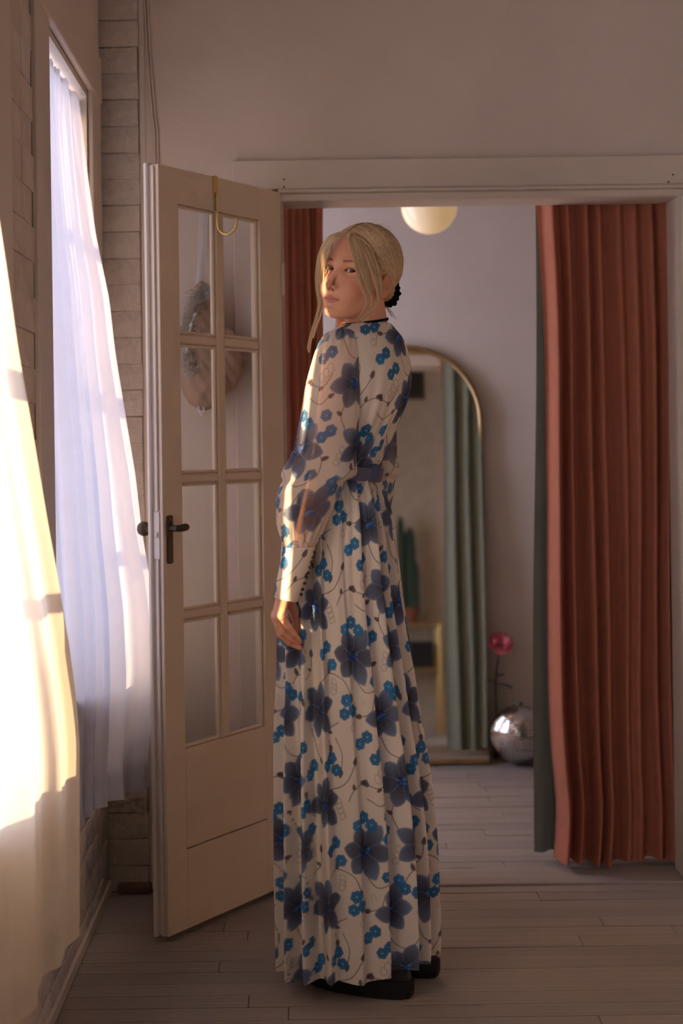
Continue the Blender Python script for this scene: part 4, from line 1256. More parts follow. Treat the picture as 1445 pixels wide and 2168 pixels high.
# loose locks: guide curves in the frame of the head, given where they hang
def lock(guides, N, r, spread, lo=0.3, hi=1.0, K=26):
    """guides: list of guide polylines of world points; strands blend between neighbouring guides"""
    G = np.stack([interp_curve(gd, K) for gd in guides])
    pick = rng.uniform(0, len(guides) - 1, N); i = np.clip(pick.astype(int), 0, len(guides) - 2); fr = (pick - i)
    # clump toward the guides near the tips
    tt = np.linspace(0, 1, K)
    fr = fr[:, None] * np.ones(K)
    cl = np.clip((tt - 0.35) / 0.5, 0, 1)[None]
    fr = fr * (1 - cl) + np.round(fr) * cl
    pth = G[i] * (1 - fr[..., None]) + G[i + 1] * fr[..., None]
    jit = rng.normal(0, 1, (N, 1, 3)) * spread * (0.35 + 0.65 * tt)[None, :, None]
    wob = 0.4 * spread * np.sin(tt[None, :, None] * rng.uniform(4, 10, (N, 1, 1)) + rng.uniform(0, 6, (N, 1, 3)))
    add_strands(pth + jit + wob, rng.uniform(0.6, 1.2, N) * r, strand_cols(N, lo, hi))
YH = HC[1]
top_l = h2w((7.3, 0.4, 9.3)); top_r = h2w((7.4, -0.8, 9.2))
A = [h2w((6.4, 0.2, 10.4)), P(738, 512, YH - 0.095), P(750, 562, YH - 0.108), P(759, 599, YH - 0.106), P(774, 630, YH - 0.098), P(773, 653, YH - 0.098), P(754, 680, YH - 0.104)]
B = [h2w((5.6, 0.4, 11.0)), P(752, 508, YH - 0.092), P(766, 550, YH - 0.104), P(776, 596, YH - 0.104), P(786, 626, YH - 0.100), P(784, 656, YH - 0.098), P(758, 684, YH - 0.104)]
C = [h2w((4.8, 0.5, 11.6)), P(768, 510, YH - 0.086), P(786, 552, YH - 0.096), P(796, 592, YH - 0.098), P(800, 618, YH - 0.096), P(798, 646, YH - 0.096), P(768, 677, YH - 0.102)]
D = [h2w((4.0, 0.5, 12.0)), P(778, 512, YH - 0.080), P(799, 558, YH - 0.090), P(805, 592, YH - 0.094), P(806, 616, YH - 0.094), P(799, 642, YH - 0.096), P(762, 680, YH - 0.104)]
lock([A, B], 130, 0.00042, 0.0011)
lock([B, C], 70, 0.00040, 0.0012)
lock([C, D], 60, 0.00036, 0.0012)
# thick upper part of the fringe: strands that end on the cheek
cut = lambda gd, n: gd[:n]
lock([cut(A, 5), cut(B, 5), cut(C, 5), cut(D, 5)], 420, 0.00048, 0.0012, 0.2, 0.95)
E = [h2w((6.6, -0.6, 10.2)), P(703, 502, YH - 0.075), P(684, 530, YH - 0.050), P(675, 566, YH - 0.035), P(673, 605, YH - 0.030), P(677, 640, YH - 0.030), P(670, 678, YH - 0.032), P(659, 715, YH - 0.034), P(653, 745, YH - 0.036)]
G_ = [h2w((6.0, -0.8, 10.8)), P(696, 500, YH - 0.065), P(676, 532, YH - 0.040), P(669, 568, YH - 0.028), P(669, 606, YH - 0.024), P(675, 640, YH - 0.025), P(667, 676, YH - 0.028), P(657, 712, YH - 0.030), P(651, 738, YH - 0.032)]
H_ = [h2w((7.0, -0.4, 9.6)), P(706, 506, YH - 0.080), P(690, 534, YH - 0.056), P(681, 570, YH - 0.040), P(680, 606, YH - 0.034), P(684, 640, YH - 0.034), P(678, 668, YH - 0.036), P(668, 695, YH - 0.038), P(662, 716, YH - 0.040)]
I_ = [h2w((7.4, -0.2, 9.1)), P(709, 506, YH - 0.085), P(698, 532, YH - 0.066), P(688, 566, YH - 0.052), P(685, 604, YH - 0.044), P(687, 636, YH - 0.042)]
lock([cut(H_, 6), I_], 160, 0.00040, 0.0010, 0.3, 1.0)
lock([G_, E, H_], 300, 0.00042, 0.0011, 0.4, 1.0)
lock([cut(G_, 6), cut(E, 6), cut(H_, 6)], 200, 0.00045, 0.0012, 0.4, 1.0)
# wisps at the nape
W1_ = [h2w((-7.0, 3.5, -4.6)), P(822, 660, YH + 0.03), P(830, 672, YH + 0.03)]
W2_ = [h2w((-8.0, 3.0, -4.6)), P(826, 655, YH + 0.035), P(838, 676, YH + 0.035)]
lock([W1_, W2_], 24, 0.00025, 0.0012)
hair = mesh_np('hair', np.vstack(hv), np.vstack(hf), M['hair'], woman, True, np.vstack(hcs))
hair['label'] = 'blonde hair pulled back, loose strands framing the face'

# black velvet scrunchie round the bun
a = np.linspace(0, 2 * np.pi, 96, endpoint=False)[:, None]; b_ = np.linspace(0, 2 * np.pi, 20, endpoint=False)[None]
minor = 1.15 + 0.22 * np.sin(a * 13) + 0.12 * np.sin(a * 7 + 1)
R_ = 2.1 + minor * np.cos(b_)
V = np.stack([-11.3 + minor * np.sin(b_) * 0.95 + 0 * a, 0.9 + R_ * np.cos(a) * 0.82, -1.2 + R_ * np.sin(a) * 1.02], -1)
i = np.arange(96)[:, None]; j = np.arange(20)[None]
F = np.stack([i * 20 + j, i * 20 + (j + 1) % 20, ((i + 1) % 96) * 20 + (j + 1) % 20, ((i + 1) % 96) * 20 + j], -1).reshape(-1, 4)
o = mesh_np('hair_tie', h2w(V.reshape(-1, 3)), F[:, ::-1], M['blackcloth'], woman); o['label'] = 'black velvet hair tie'
# thin black cord round the neck
nkc = w2h(P(777, 690, 3.50)); 
ring = []
for a in np.linspace(0, 2 * np.pi, 49):
    c = P(774, 681, 3.490)
    ring.append(c + 0.0525 * np.array([math.cos(a), 0.96 * math.sin(a), 0]) + np.array([0, 0, 0.006 * math.cos(a) + 0.006 * math.sin(a)]))
V = []; ring = np.array(ring)
for dz, dr in ((-0.003, 0.0), (0.003, 0.0), (0.003, 0.0016), (-0.003, 0.0016)):
    out_ = ring - P(774, 681, 3.490); out_[:, 2] = 0; out_ /= np.linalg.norm(out_, axis=1, keepdims=True)
    V.append(ring + out_ * dr + np.array([0, 0, dz]))
V = np.stack(V, 1); n49 = 49
i = np.arange(48)[:, None]; j = np.arange(4)[None]
F = np.stack([i * 4 + j, i * 4 + (j + 1) % 4, (i + 1) * 4 + (j + 1) % 4, (i + 1) * 4 + j], -1).reshape(-1, 4)
o = mesh_np('choker', V.reshape(-1, 3), F, M['blackcloth'], woman); o['label'] = 'narrow black choker'

# --- the print: one repeat of the cloth, computed as a tile
TU, TV_ = 0.40, 0.44; RES = 0.0008
tw, thh = int(TU / RES), int(TV_ / RES)
UU, VVv = np.meshgrid((np.arange(tw) + 0.5) * RES, (np.arange(thh) + 0.5) * RES)
CLOTH = np.array(lin(248, 238, 224))
tile = np.tile(CLOTH, (thh, tw, 1))
class Win:
    """a square window of the repeat around (u0, v0), wrapped at its borders"""
    def __init__(self, u0, v0, R):
        ix = np.arange(int((u0 - R) / RES), int((u0 + R) / RES) + 1); iy = np.arange(int((v0 - R) / RES), int((v0 + R) / RES) + 1)
        self.du = (ix + 0.5)[None, :] * RES - u0 + 0 * iy[:, None]; self.dv = (iy + 0.5)[:, None] * RES - v0 + 0 * ix[None, :]
        self.ix = np.ix_(iy % thh, ix % tw)
    def rot(self, a_):
        c, s_ = math.cos(a_), math.sin(a_)
        return self.du * c + self.dv * s_, -self.du * s_ + self.dv * c
    def put(self, mask, col, al=1.0):
        m_ = (np.clip(mask, 0, 1) * al)[..., None]
        tile[self.ix] = tile[self.ix] * (1 - m_) + np.asarray(col) * m_
def aa(sd): return np.clip(0.5 - sd / (1.3 * RES), 0, 1)
def line(pts, wdt, col, al=0.9):
    pts = interp_curve([(p[0], p[1], 0) for p in pts], max(30, 6 * len(pts)))[:, :2]
    c_ = (pts.min(0) + pts.max(0)) / 2; w = Win(c_[0], c_[1], (pts.max(0) - pts.min(0)).max() / 2 + 0.004)
    best = np.full(w.du.shape, 1.0)
    for p, q_ in zip(pts[:-1], pts[1:]):
        du = w.du + c_[0] - p[0]; dv = w.dv + c_[1] - p[1]; e0, e1 = q_ - p; L2 = e0 * e0 + e1 * e1 + 1e-12
        tt = np.clip((du * e0 + dv * e1) / L2, 0, 1)
        best = np.minimum(best, np.hypot(du - tt * e0, dv - tt * e1))
    w.put(aa(best - wdt / 2), col, al)
SLATE = np.array(lin(112, 112, 128)); SMOKE = np.array(lin(138, 164, 206)); DEEP = np.array(lin(62, 55, 60)); ROY = np.array(lin(50, 92, 186)); SKY_ = np.array(lin(92, 150, 206))
TEALB = np.array(lin(44, 122, 184)); TEAL2 = np.array(lin(104, 172, 206)); TWIG = np.array(lin(98, 80, 84)); THIN = np.array(lin(150, 130, 122))
def petal2(u0, v0, ang, L_, W_, shade):
    w = Win(u0, v0, L_ + 0.003); x, y = w.rot(ang)
    s_ = x / L_
    half = W_ * np.clip(np.sin(np.pi * np.clip(s_, 0, 1) ** 0.9), 0, 1) ** 0.75 * (0.9 + 0.25 * s_)
    sd = np.abs(y) - half
    sd = np.where((s_ < 0) | (s_ > 1), 1.0, sd)
    g_ = np.clip(s_, 0, 1)[..., None]
    vein = (0.5 + 0.5 * np.sin(y / W_ * 9))[..., None] * 0.10
    g_ = g_ ** 1.15
    rim = np.clip(1 - np.abs(sd) / (0.35 * W_), 0, 1)[..., None] * 0.55
    col = DEEP * (1 - g_) + (SMOKE * shade + SLATE * (1 - shade)) * g_
    col = col * (1 - rim) + SMOKE * 1.12 * rim
    col = col * (1 - vein) + SLATE * vein
    w.put(aa(sd - 0.0008), DEEP, 0.55)
    w.put(aa(sd + 0.0004), col, 0.95)
def bigflower(u0, v0, R_, rot, n=6, sq=1.0):
    order = list(range(n)); 
    for k in order[::2] + order[1::2]:
        an = rot + 2 * math.pi * k / n
        L_ = R_ * (0.85 + 0.3 * random.random()); petal2(u0 + 0.10 * R_ * math.cos(an), v0 + 0.10 * R_ * math.sin(an), an, L_, R_ * 0.34, random.uniform(0.25, 0.95))
    w = Win(u0, v0, 0.3 * R_); w.put(aa(np.hypot(w.du, w.dv) - 0.2 * R_), DEEP, 0.95)
    for k in range(16):
        rr_, an = 0.24 * R_ * math.sqrt(random.random()), random.uniform(0, 6.28)
        w = Win(u0 + rr_ * math.cos(an), v0 + rr_ * math.sin(an), 0.008)
        w.put(aa(np.hypot(w.du, w.dv) - random.uniform(0.002, 0.0045)), ROY if random.random() < 0.65 else SKY_, 0.85)
def smallflower(u0, v0, r_, rot):
    sh = random.uniform(0.8, 1.15)
    for k in range(6):
        an = rot + k * math.pi / 3
        w = Win(u0 + 0.58 * r_ * math.cos(an), v0 + 0.58 * r_ * math.sin(an), r_)
        d_ = np.hypot(w.du, w.dv)
        c_ = TEALB * sh * (1 - 0.35 * np.clip(1 - d_ / (0.5 * r_), 0, 1)[..., None]) + TEAL2 * 0.35 * np.clip(1 - d_ / (0.5 * r_), 0, 1)[..., None]
        w.put(aa(d_ - 0.45 * r_), c_, 0.95)
    w = Win(u0, v0, r_); w.put(aa(np.hypot(w.du, w.dv) - 0.24 * r_), TEAL2, 0.6)
def leaf2(u0, v0, ang, L_, fill=True, col=TWIG):
    w = Win(u0, v0, L_ + 0.003); x, y = w.rot(ang); s_ = x / L_
    sd = np.where((s_ < 0) | (s_ > 1), 1.0, np.abs(y) - 0.33 * L_ * np.sqrt(np.clip(4 * s_ * (1 - s_), 0, 1)) * (1.2 - 0.6 * s_))
    if fill: w.put(aa(sd), col, 0.9)
    else: w.put(aa(np.abs(sd) - 0.0004), col, 0.6)
def squiggle(u0, v0, n, r_, du, dv):
    pts = []
    for k in range(n * 8):
        a_ = k * 2 * math.pi / 8; f_ = k / (n * 8)
        pts.append((u0 + du * f_ + r_ * math.cos(a_), v0 + dv * f_ + r_ * 1.3 * math.sin(a_)))
    line(pts[::1], 0.0013, THIN, 0.75)
# stems first, flowers over them (u right, v up)
line([(0.06, 0.10), (0.10, 0.085), (0.14, 0.10), (0.165, 0.14)], 0.0021, TWIG)
line([(0.075, 0.33), (0.11, 0.345), (0.15, 0.33), (0.165, 0.30)], 0.0021, TWIG)
line([(0.22, 0.39), (0.255, 0.36), (0.25, 0.315), (0.215, 0.30), (0.19, 0.33)], 0.0021, TWIG)
line([(0.27, 0.20), (0.29, 0.16), (0.325, 0.15), (0.35, 0.18)], 0.0021, TWIG)
line([(0.31, 0.30), (0.335, 0.335), (0.37, 0.33), (0.385, 0.29)], 0.0021, TWIG)
line([(0.02, 0.22), (0.035, 0.17), (0.05, 0.155)], 0.0021, TWIG)
line([(0.30, 0.06), (0.285, 0.02), (0.30, -0.015)], 0.0021, TWIG)
line([(0.12, 0.20), (0.135, 0.165), (0.13, 0.13)], 0.0020, TWIG)
line([(0.20, 0.06), (0.23, 0.045), (0.25, 0.06)], 0.0020, TWIG)
for (u0, v0, a_, l_) in ((0.165, 0.14, 1.2, 0.02), (0.10, 0.086, -1.4, 0.017), (0.165, 0.30, -1.2, 0.02), (0.255, 0.36, 0.3, 0.018), (0.19, 0.33, 1.6, 0.016), (0.325, 0.15, -1.2, 0.022), (0.35, 0.18, 0.9, 0.016),
                         (0.335, 0.335, 1.9, 0.018), (0.385, 0.29, -1.2, 0.02), (0.05, 0.155, -0.6, 0.018), (0.30, -0.015, -1.3, 0.018), (0.287, 0.02, 2.6, 0.016), (0.13, 0.13, -1.8, 0.02), (0.25, 0.06, 0.6, 0.017), (0.11, 0.345, 1.7, 0.015)):
    leaf2(u0, v0, a_, l_)
for (pp, lf_) in (([(0.13, 0.235), (0.10, 0.215), (0.105, 0.185)], (0.105, 0.185, -1.5)), ([(0.235, 0.285), (0.225, 0.255), (0.20, 0.245)], (0.20, 0.245, 3.0)), ([(0.40, 0.33), (0.425, 0.35), (0.43, 0.38)], (0.43, 0.38, 1.5)),
                  ([(0.255, 0.115), (0.235, 0.085), (0.205, 0.09)], (0.205, 0.09, 2.6)), ([(0.02, 0.02), (0.0, 0.035), (-0.01, 0.065)], (-0.01, 0.065, 1.9)), ([(0.145, 0.06), (0.16, 0.085), (0.185, 0.095)], (0.185, 0.095, 0.4))):
    line(pp, 0.0020, TWIG); leaf2(lf_[0], lf_[1], lf_[2], 0.019); leaf2(pp[1][0], pp[1][1], lf_[2] + 1.2, 0.014)
squiggle(0.12, 0.30, 3, 0.008, 0.004, 0.03); squiggle(0.29, 0.345, 3, 0.008, 0.012, 0.045); squiggle(0.13, 0.02, 4, 0.008, -0.014, 0.045)
for (u0, v0, a_, l_) in ((0.21, 0.27, 2.0, 0.016), (0.03, 0.30, 1.0, 0.016), (0.37, 0.11, 2.2, 0.015)):
    leaf2(u0, v0, a_, l_, False)
squiggle(0.17, 0.215, 4, 0.009, 0.012, 0.065); squiggle(0.005, 0.37, 4, 0.008, -0.008, 0.055); squiggle(0.225, 0.10, 3, 0.010, 0.03, 0.035); squiggle(0.345, 0.235, 3, 0.007, 0.035, 0.03)
for args in ((0.055, 0.265, 0.058, 0.3), (0.185, 0.385, 0.060, 0.9), (0.275, 0.245, 0.056, 0.1), (0.065, 0.055, 0.056, 1.3), (0.355, 0.395, 0.055, 0.6), (0.315, 0.095, 0.058, 0.2)):
    bigflower(*args)
for (u0, v0, r_) in ((0.155, 0.285, 0.0150), (0.172, 0.262, 0.0145), (0.148, 0.255, 0.014), (0.245, 0.165, 0.015), (0.225, 0.150, 0.014), (0.105, 0.155, 0.015), (0.086, 0.140, 0.0145), (0.118, 0.128, 0.014), (0.345, 0.285, 0.015),
                     (0.365, 0.265, 0.0145), (0.375, 0.295, 0.014), (0.02, 0.135, 0.0145), (0.005, 0.115, 0.0145), (0.105, 0.405, 0.0150), (0.085, 0.39, 0.014), (0.265, 0.425, 0.0145), (0.245, 0.41, 0.014), (0.185, 0.02, 0.015), (0.165, 0.005, 0.014), (0.205, 0.002, 0.0145), (0.24, 0.325, 0.013), (0.365, 0.165, 0.0145), (0.385, 0.18, 0.014), (0.005, 0.435, 0.014), (0.21, 0.20, 0.0145), (0.19, 0.185, 0.014), (0.30, 0.31, 0.014), (0.315, 0.292, 0.0145), (0.12, 0.365, 0.014), (0.39, 0.05, 0.0145), (0.372, 0.035, 0.014), (0.25, 0.02, 0.014)):
    smallflower(u0, v0, r_, random.uniform(0, 1))
for ax_ in (0, 1):      # soften to the scale of the cloth mesh
    tile = 0.25 * np.roll(tile, 1, ax_) + 0.5 * tile + 0.25 * np.roll(tile, -1, ax_)
def print_color(u, v):
    x = (u / RES) % tw; y = (v / RES) % thh
    x0 = x.astype(int) % tw; y0 = y.astype(int) % thh; fx = (x - np.floor(x))[..., None]; fy = (y - np.floor(y))[..., None]
    x1 = (x0 + 1) % tw; y1 = (y0 + 1) % thh
    return (tile[y0, x0] * (1 - fx) + tile[y0, x1] * fx) * (1 - fy) + (tile[y1, x0] * (1 - fx) + tile[y1, x1] * fx) * fy
M['gown'] = cloth_mat('floral_voile', CLOTH, 0.18, 0.0, attr='Col', weave=1500)
M['sleeve'] = cloth_mat('sheer_floral_voile', CLOTH, 0.30, 0.26, attr='Col', weave=1500)

# --- the gown: bodice and skirt as one surface of rings
RG = np.array([  # image row, centre column, half-breadth along the shoulders, half-depth
    (686, 779, .060, .054), (690, 778, .070, .058), (698, 776, .096, .064), (710, 775, .124, .073), (728, 774, .142, .083), (760, 774, .150, .093), (800, 773, .150, .100), (850, 766, .142, .100),
    (900, 751, .128, .095), (950, 734, .116, .088), (990, 722, .111, .085), (1006, 718, .111, .085)])
SKR = np.array([(1006, 718, 80), (1020, 718, 86), (1050, 715, 100), (1100, 714, 114), (1150, 713, 121), (1200, 714, 126), (1250, 716, 130), (1300, 719, 134), (1350, 722, 139), (1400, 726, 143), (1450, 729, 148), (1500, 731, 153),
    (1600, 738, 163), (1700, 744, 170), (1800, 748, 174), (1900, 750, 175.5), (2000, 752, 175.5), (2020, 752, 175)])
# angular samples: dense on the side that faces the lens
nth = 780
w_ = np.linspace(-np.pi, np.pi, 4001)
dens = 0.35 + 1.0 * (np.cos(w_) > -0.15)
cdf = np.cumsum(dens); cdf = (cdf - cdf[0]) / (cdf[-1] - cdf[0])
th = np.interp(np.linspace(0, 1, nth + 1)[:-1], cdf, w_) - np.pi / 2       # -pi/2 faces the lens
def ring_pts(cx_w, cy, Ab, Bb, th, disp):
    c, s_ = np.cos(th), np.sin(th)
    # ellipse with axes NR (Ab) and NF (Bb); th measured in world XY
    e0 = c * NR[0] + s_ * NR[1]; e1 = c * NF[0] + s_ * NF[1]
    r_ = 1.0 / np.sqrt((e0 / Ab) ** 2 + (e1 / Bb) ** 2)
    return cx_w + (r_ + disp) * c, cy + (r_ + disp) * s_
rows_y = np.concatenate([np.linspace(686, 1006, 220)[:-1], np.linspace(1006, 2020, 780)])
nrow = len(rows_y)
X = np.zeros((nrow, nth)); Y = np.zeros_like(X); Z = np.zeros_like(X); PU = np.zeros_like(X); PV = np.zeros_like(X)
# pleats: (angle, width, depth) sharp-edged folds of the skirt
pl_r = np.random.default_rng(8)
pleats = [(-2.75, .16, 1.0), (-2.42, .13, 1.3), (-2.12, .12, 1.5), (-1.86, .10, 1.1), (-1.52, .20, 0.55), (-1.18, .13, 0.8), (-0.86, .12, 1.4), (-0.58, .11, 1.2), (-0.25, .12, 1.3), (0.1, .13, 1.2), (0.5, .15, 1), (0.9, .15, 1), (1.4, .16, 1), (1.9, .16, 1), (2.4, .16, 1), (2.9, .16, 1)]
for r_i, py in enumerate(rows_y):
    if py <= 1006:
        cx = smoothcol(RG[:, 0], RG[:, 1], py); Ab = smoothcol(RG[:, 0], RG[:, 2], py); Bb = smoothcol(RG[:, 0], RG[:, 3], py)
    else:
        cx = smoothcol(SKR[:, 0], SKR[:, 1], py); hw = smoothcol(SKR[:, 0], SKR[:, 2], py) * PC[1] / FPX
        k = min(1, (py - 1006) / 150.0); ratio = 0.76 + 0.16 * k
        Ab = hw / math.sqrt(NR[0] ** 2 + (ratio * NF[0]) ** 2); Bb = ratio * Ab
    wp = P(cx, py, PC[1])
    disp = np.zeros(nth)
    if py > 1000:
        k = np.clip((py - 1000) / 900.0, 0, 1)
        amp = 0.006 + 0.029 * k ** 0.8
        for (a0, w0, d0) in pleats:
            dd = (th - a0 + np.pi) % (2 * np.pi) - np.pi
            x_ = dd / w0
            saw = np.where(x_ < 0, np.exp(-(x_ / 1.0) ** 2), np.exp(-(x_ / 0.20) ** 2))
            disp += d0 * amp * saw
        disp -= np.interp(0.62, [0, 1], [disp.min(), disp.max()])
        disp += 0.0022 * (1 - k) * np.sin(th * 34 + 1.3 * np.sin(py * 0.01)) * np.clip((py - 1000) / 20, 0, 1) + 0.002 * np.sin(th * 5 + py * 0.006)
    else:
        k = (py - 686) / 320.0
        disp += 0.003 * k * np.sin(th * 11 + py * 0.01) + 0.0045 * k ** 2 * np.sin(th * 24 + 0.6) 
        disp += 0.0022 * np.sin(py * 0.055 + th * 2.3) * np.exp(-((py - 930) / 60) ** 2)
    X[r_i], Y[r_i] = ring_pts(wp[0], PC[1], Ab, Bb, th, disp)
    Z[r_i] = wp[2]
    if py > 1900:      # uneven hem: lower toward the lens, lifted at the back
        kk = ((py - 1900) / 120.0) ** 2
        Z[r_i] += kk * (-0.010 * np.clip(-np.cos(th), 0, 1) + 0.022 * np.clip(np.cos(th - 0.1), 0, 1) + 0.006 * np.sin(th * 6 + 1))
# cloth coordinates: arc length round each ring, zero at the lens-side line
i0 = int(np.argmin(np.abs(th + np.pi / 2)))
seg = np.hypot(np.diff(X, axis=1), np.diff(Y, axis=1))
U = np.concatenate([np.zeros((nrow, 1)), np.cumsum(seg, 1)], 1); U -= U[:, i0:i0 + 1]
# gathered cloth: near the waist the skirt carries more width than shows
hem_len = U[-1]
for r_i, py in enumerate(rows_y):
    if py > 1006:
        k = np.clip((py - 1006) / 700.0, 0, 1)
        U[r_i] = U[r_i] * (1.35 - 0.35 * k)
Vc = Z[:, i0:i0 + 1] + 0 * Z
colr = print_color(U + 0.155, Vc + 0.035)
Vg = np.stack([X, Y, Z], -1).reshape(-1, 3)
gown = mesh_np('gown', Vg, grid_faces(nrow, nth, True)[:, ::-1], M['gown'], woman, True, colr.reshape(-1, 3))
gown['label'] = 'floor-length cream gown printed with slate and blue flowers'

# sleeves
SL = np.array([  # row, left, right, depth, half-depth
    (697, 706, 738, 3.400, .022), (704, 694, 748, 3.398, .036), (720, 679, 758, 3.395, .048), (740, 668, 763, 3.392, .055), (775, 657, 765, 3.390, .058), (814, 647, 764, 3.388, .060), (860, 640, 762, 3.386, .061), (909, 631, 760, 3.382, .062), (955, 619, 757, 3.378, .064),
    (985, 607, 754, 3.374, .066), (1004, 598, 750, 3.370, .067), (1016, 594, 738, 3.366, .066), (1034, 589, 728, 3.362, .064), (1060, 585, 713, 3.356, .060), (1083, 584, 701, 3.350, .055), (1105, 586, 690, 3.345, .048), (1128, 593, 679, 3.340, .040), (1150, 599, 668, 3.336, .032), (1162, 601, 663, 3.334, .028)])
CUF = np.array([(1158, 597.5, 667, 3.334, .032), (1180, 595, 661, 3.333, .032), (1210, 589, 651, 3.331, .032), (1240, 583, 639, 3.330, .032), (1256, 580, 633, 3.330, .032), (1263, 579.5, 630, 3.330, .032)])
def sleeve_mesh(T, n_row, n_th, puff, slant=0.0, uo=0.0):
    q = np.linspace(T[0, 0], T[-1, 0], n_row)
    a_ = np.linspace(0, 2 * np.pi, n_th, endpoint=False)
    V = np.zeros((n_row, n_th, 3))
    for i_, py in enumerate(q):
        l_ = smoothcol(T[:, 0], T[:, 1], py); r_ = smoothcol(T[:, 0], T[:, 2], py); dp = smoothcol(T[:, 0], T[:, 3], py); hd = smoothcol(T[:, 0], T[:, 4], py)
        c_ = P((l_ + r_) / 2, py, dp); hw_ = (r_ - l_) / 2 * dp / FPX
        d_ = 0
        if puff:
            g1 = np.exp(-((py - 1128) / 30) ** 2) * np.clip((1160 - py) / 15, 0, 1); g2 = np.exp(-((py - 715) / 25) ** 2); g3 = np.exp(-((py - 1010) / 45) ** 2)
            d_ = 0.0045 * g1 * np.sin(a_ * 17 + 0.5) + 0.003 * g2 * np.sin(a_ * 15) + 0.0035 * np.sin(a_ * 5 + py * 0.012) * (0.4 + 0.6 * g3) + 0.004 * g3 * np.sin(py * 0.09 + 2.2 * a_)
        V[i_, :, 0] = c_[0] + (hw_ + d_) * np.cos(a_); V[i_, :, 1] = c_[1] + (hd + d_) * np.sin(a_)
        V[i_, :, 2] = c_[2] - slant * np.clip((i_ / (n_row - 1)) , 0, 1) ** 2 * (np.cos(a_) * 0.5 + 0.5)
    if puff:   # the blouson folds over itself at the elbow: push the cloth just below it inwards and up behind the fold
        for i_, py in enumerate(q):
            g4 = np.exp(-((py - 1016) / 7) ** 2)
            V[i_, :, 2] -= 0.007 * np.exp(-((py - 1000) / 16) ** 2) * (0.55 + 0.45 * np.cos(a_))
            V[i_, :, 0] -= 0.004 * g4 * np.cos(a_)
    sg_ = np.linalg.norm(np.diff(V, axis=1), axis=2)
    Us = np.concatenate([np.zeros((n_row, 1)), np.cumsum(sg_, 1)], 1)
    Us -= Us[:, n_th * 3 // 4:n_th * 3 // 4 + 1]
    C_ = print_color(Us * 1.02 + uo, V[:, :, 2])
    return V, C_
Vs_, Cs_ = sleeve_mesh(SL, 300, 300, True, uo=0.260)
Vcf, Ccf = sleeve_mesh(CUF, 70, 150, False, 0.012, uo=0.150)
def mir_sleeve(V): 
    Vm = mirror_pt(V.reshape(-1, 3)).reshape(V.shape)
    cen = Vm.mean(1, keepdims=True); cen[..., 2] = 0
    k = np.array([0.86, 0.86, 1.0]); c2 = Vm.mean(1, keepdims=True)
    return c2 * np.array([1, 1, 0]) + (Vm - c2 * np.array([1, 1, 0])) * k
for mirf in (False, True):
    vs = mir_sleeve(Vs_) if mirf else Vs_
    vc = mirror_pt(Vcf.reshape(-1, 3)).reshape(Vcf.shape) if mirf else Vcf
    Fq = grid_faces(300, 300, True); Fc = grid_faces(70, 150, True)
    if not mirf: Fq = Fq[:, ::-1]; Fc = Fc[:, ::-1]
    s1 = mesh_np('sleeve', vs.reshape(-1, 3), Fq, M['sleeve'], gown, True, Cs_.reshape(-1, 3))
    s1['label'] = 'sheer full sleeve gathered into the cuff'
    mesh_np('cuff', vc.reshape(-1, 3), Fc, M['gown'], gown, True, Ccf.reshape(-1, 3))
    # loops and covered buttons up the back of the cuff
    for k in range(9):
        f_ = (k + 0.5) / 9; i_ = int(4 + f_ * 60)
        row = vc[i_]; p_ = row[int(150 * 0.955) % 150] 
        o_ = p_ - row.mean(0); o_ /= np.linalg.norm(o_)
        MB().lathe([(0.0001, -0.0035), (0.0028, -0.0025), (0.0042, 0), (0.0028, 0.0025), (0.0001, 0.0035)], p_ + o_ * 0.003, 12).build('button', M['iron'], gown, True)

# belt: slate sash at the waist with a buckle at the back
def belt():
    nb_ = 160
    a_ = np.linspace(-np.pi, np.pi, nb_, endpoint=False)
    prof = [(985, 0.004), (988, 0.0065), (999, 0.0072), (1010, 0.0065), (1013, 0.004)]
    V = np.zeros((5, nb_, 3))
    for i_, (py, dr) in enumerate(prof):
        cx = smoothcol(RG[:, 0], RG[:, 1], min(py, 1006)); Ab = 0.111; Bb = 0.085
        wp = P(cx, py, PC[1]); V[i_, :, 0], V[i_, :, 1] = ring_pts(wp[0], PC[1], Ab, Bb, a_, dr + 0.004); V[i_, :, 2] = wp[2] - 0.010 * np.cos(a_)
    return V
Vb_ = belt()
o = mesh_np('belt', Vb_.reshape(-1, 3), grid_faces(5, 160, True)[:, ::-1], cloth_mat('slate_sash', lin(112, 114, 140), 0.05), gown); o['label'] = 'slate-blue fabric belt'
bp_ = P(790, 1000, PC[1] - 0.055)
MB().box(bp_[0] - 0.010, bp_[0] + 0.012, bp_[1] - 0.012, bp_[1] - 0.004, bp_[2] - 0.016, bp_[2] + 0.020, 0.003).build('belt_bow', cloth_mat('slate_knot', lin(96, 98, 126), 0.05), gown)

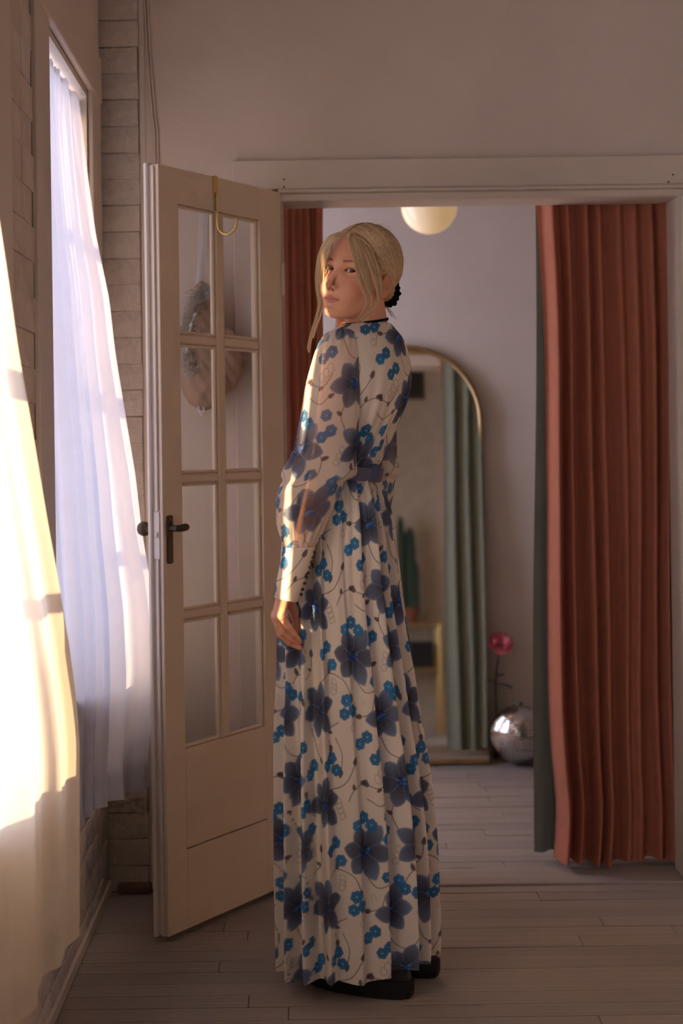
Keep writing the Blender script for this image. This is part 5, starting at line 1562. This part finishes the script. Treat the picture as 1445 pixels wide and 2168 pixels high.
# rings on the hand
def ringo(p0, p1, r_, name='ring', w=0.0009):
    p0, p1 = np.asarray(p0), np.asarray(p1); d_ = (p1 - p0) / np.linalg.norm(p1 - p0)
    t1 = np.cross(d_, [0, 1, 0]); t1 /= np.linalg.norm(t1); t2 = np.cross(d_, t1); c_ = (p0 + p1) / 2
    V, F = tube_np(np.array([[c_ + r_ * (math.cos(a_) * t1 + math.sin(a_) * t2) for a_ in np.linspace(0, 2 * math.pi, 33)]]), np.full((1, 33), w), 8)
    mesh_np(name, V, F, M['brass'], woman)
ringo(P(596.5, 1306, 3.298), P(602, 1315, 3.297), 0.0088)
ringo(P(590, 1316, 3.316), P(594, 1327, 3.315), 0.0094)
ringo(P(610, 1359, 3.338), P(616, 1363, 3.338), 0.0082)

# boots under the hem
def boot(side):
    off_ = NR * 0.075 * side
    c_ = np.array([PC[0] + off_[0], PC[1] + off_[1]]) + NF * 0.0 + np.array([0.062, -0.01])
    e = empty('boot', (c_[0], c_[1], 0), parent=woman)
    # local: f along NF (toe), n across
    outl = []
    for t_ in np.linspace(0, 2 * np.pi, 44, endpoint=False):
        f_ = 0.140 * math.cos(t_); wd = 0.050 * math.sin(t_) * (1.0 + 0.12 * math.cos(t_)) 
        f_ = f_ * (1 - 0.06 * abs(math.sin(t_)))
        outl.append((f_, math.copysign(abs(wd) ** 0.85 * 0.05 ** 0.15, wd)))
    outl = np.array(outl)
    def lay(scale, z, lug=0.0):
        k = np.arange(44)
        s_ = scale + lug * (k % 2)[:, None]
        o_ = outl * s_
        return np.stack([c_[0] + o_[:, 0] * NF[0] + o_[:, 1] * NR[0], c_[1] + o_[:, 0] * NF[1] + o_[:, 1] * NR[1], np.full(44, z)], 1)
    L_ = [lay(0.001, 0.001), lay(0.93, 0.001, 0.03), lay(0.97, 0.018, 0.03), lay(1.0, 0.020), lay(1.0, 0.042), lay(0.96, 0.044)]
    s_ = mesh_np('sole', np.vstack(L_), grid_faces(6, 44, True), M['black'], e, False)
    up = []
    for z, sc, sh in ((0.044, 0.95, 0), (0.058, 0.93, 0), (0.078, 0.82, -0.012), (0.10, 0.62, -0.038), (0.13, 0.48, -0.055), (0.18, 0.42, -0.062), (0.24, 0.42, -0.064)):
        l_ = lay(sc, z); l_[:, 0] += NF[0] * sh; l_[:, 1] += NF[1] * sh
        up.append(l_)
    up.append(up[-1].mean(0, keepdims=True).repeat(44, 0))
    mesh_np('upper', np.vstack(up), grid_faces(8, 44, True), M['black'], e, True)
    e['label'] = 'chunky black boot with a ridged sole'
boot(-1); boot(1)
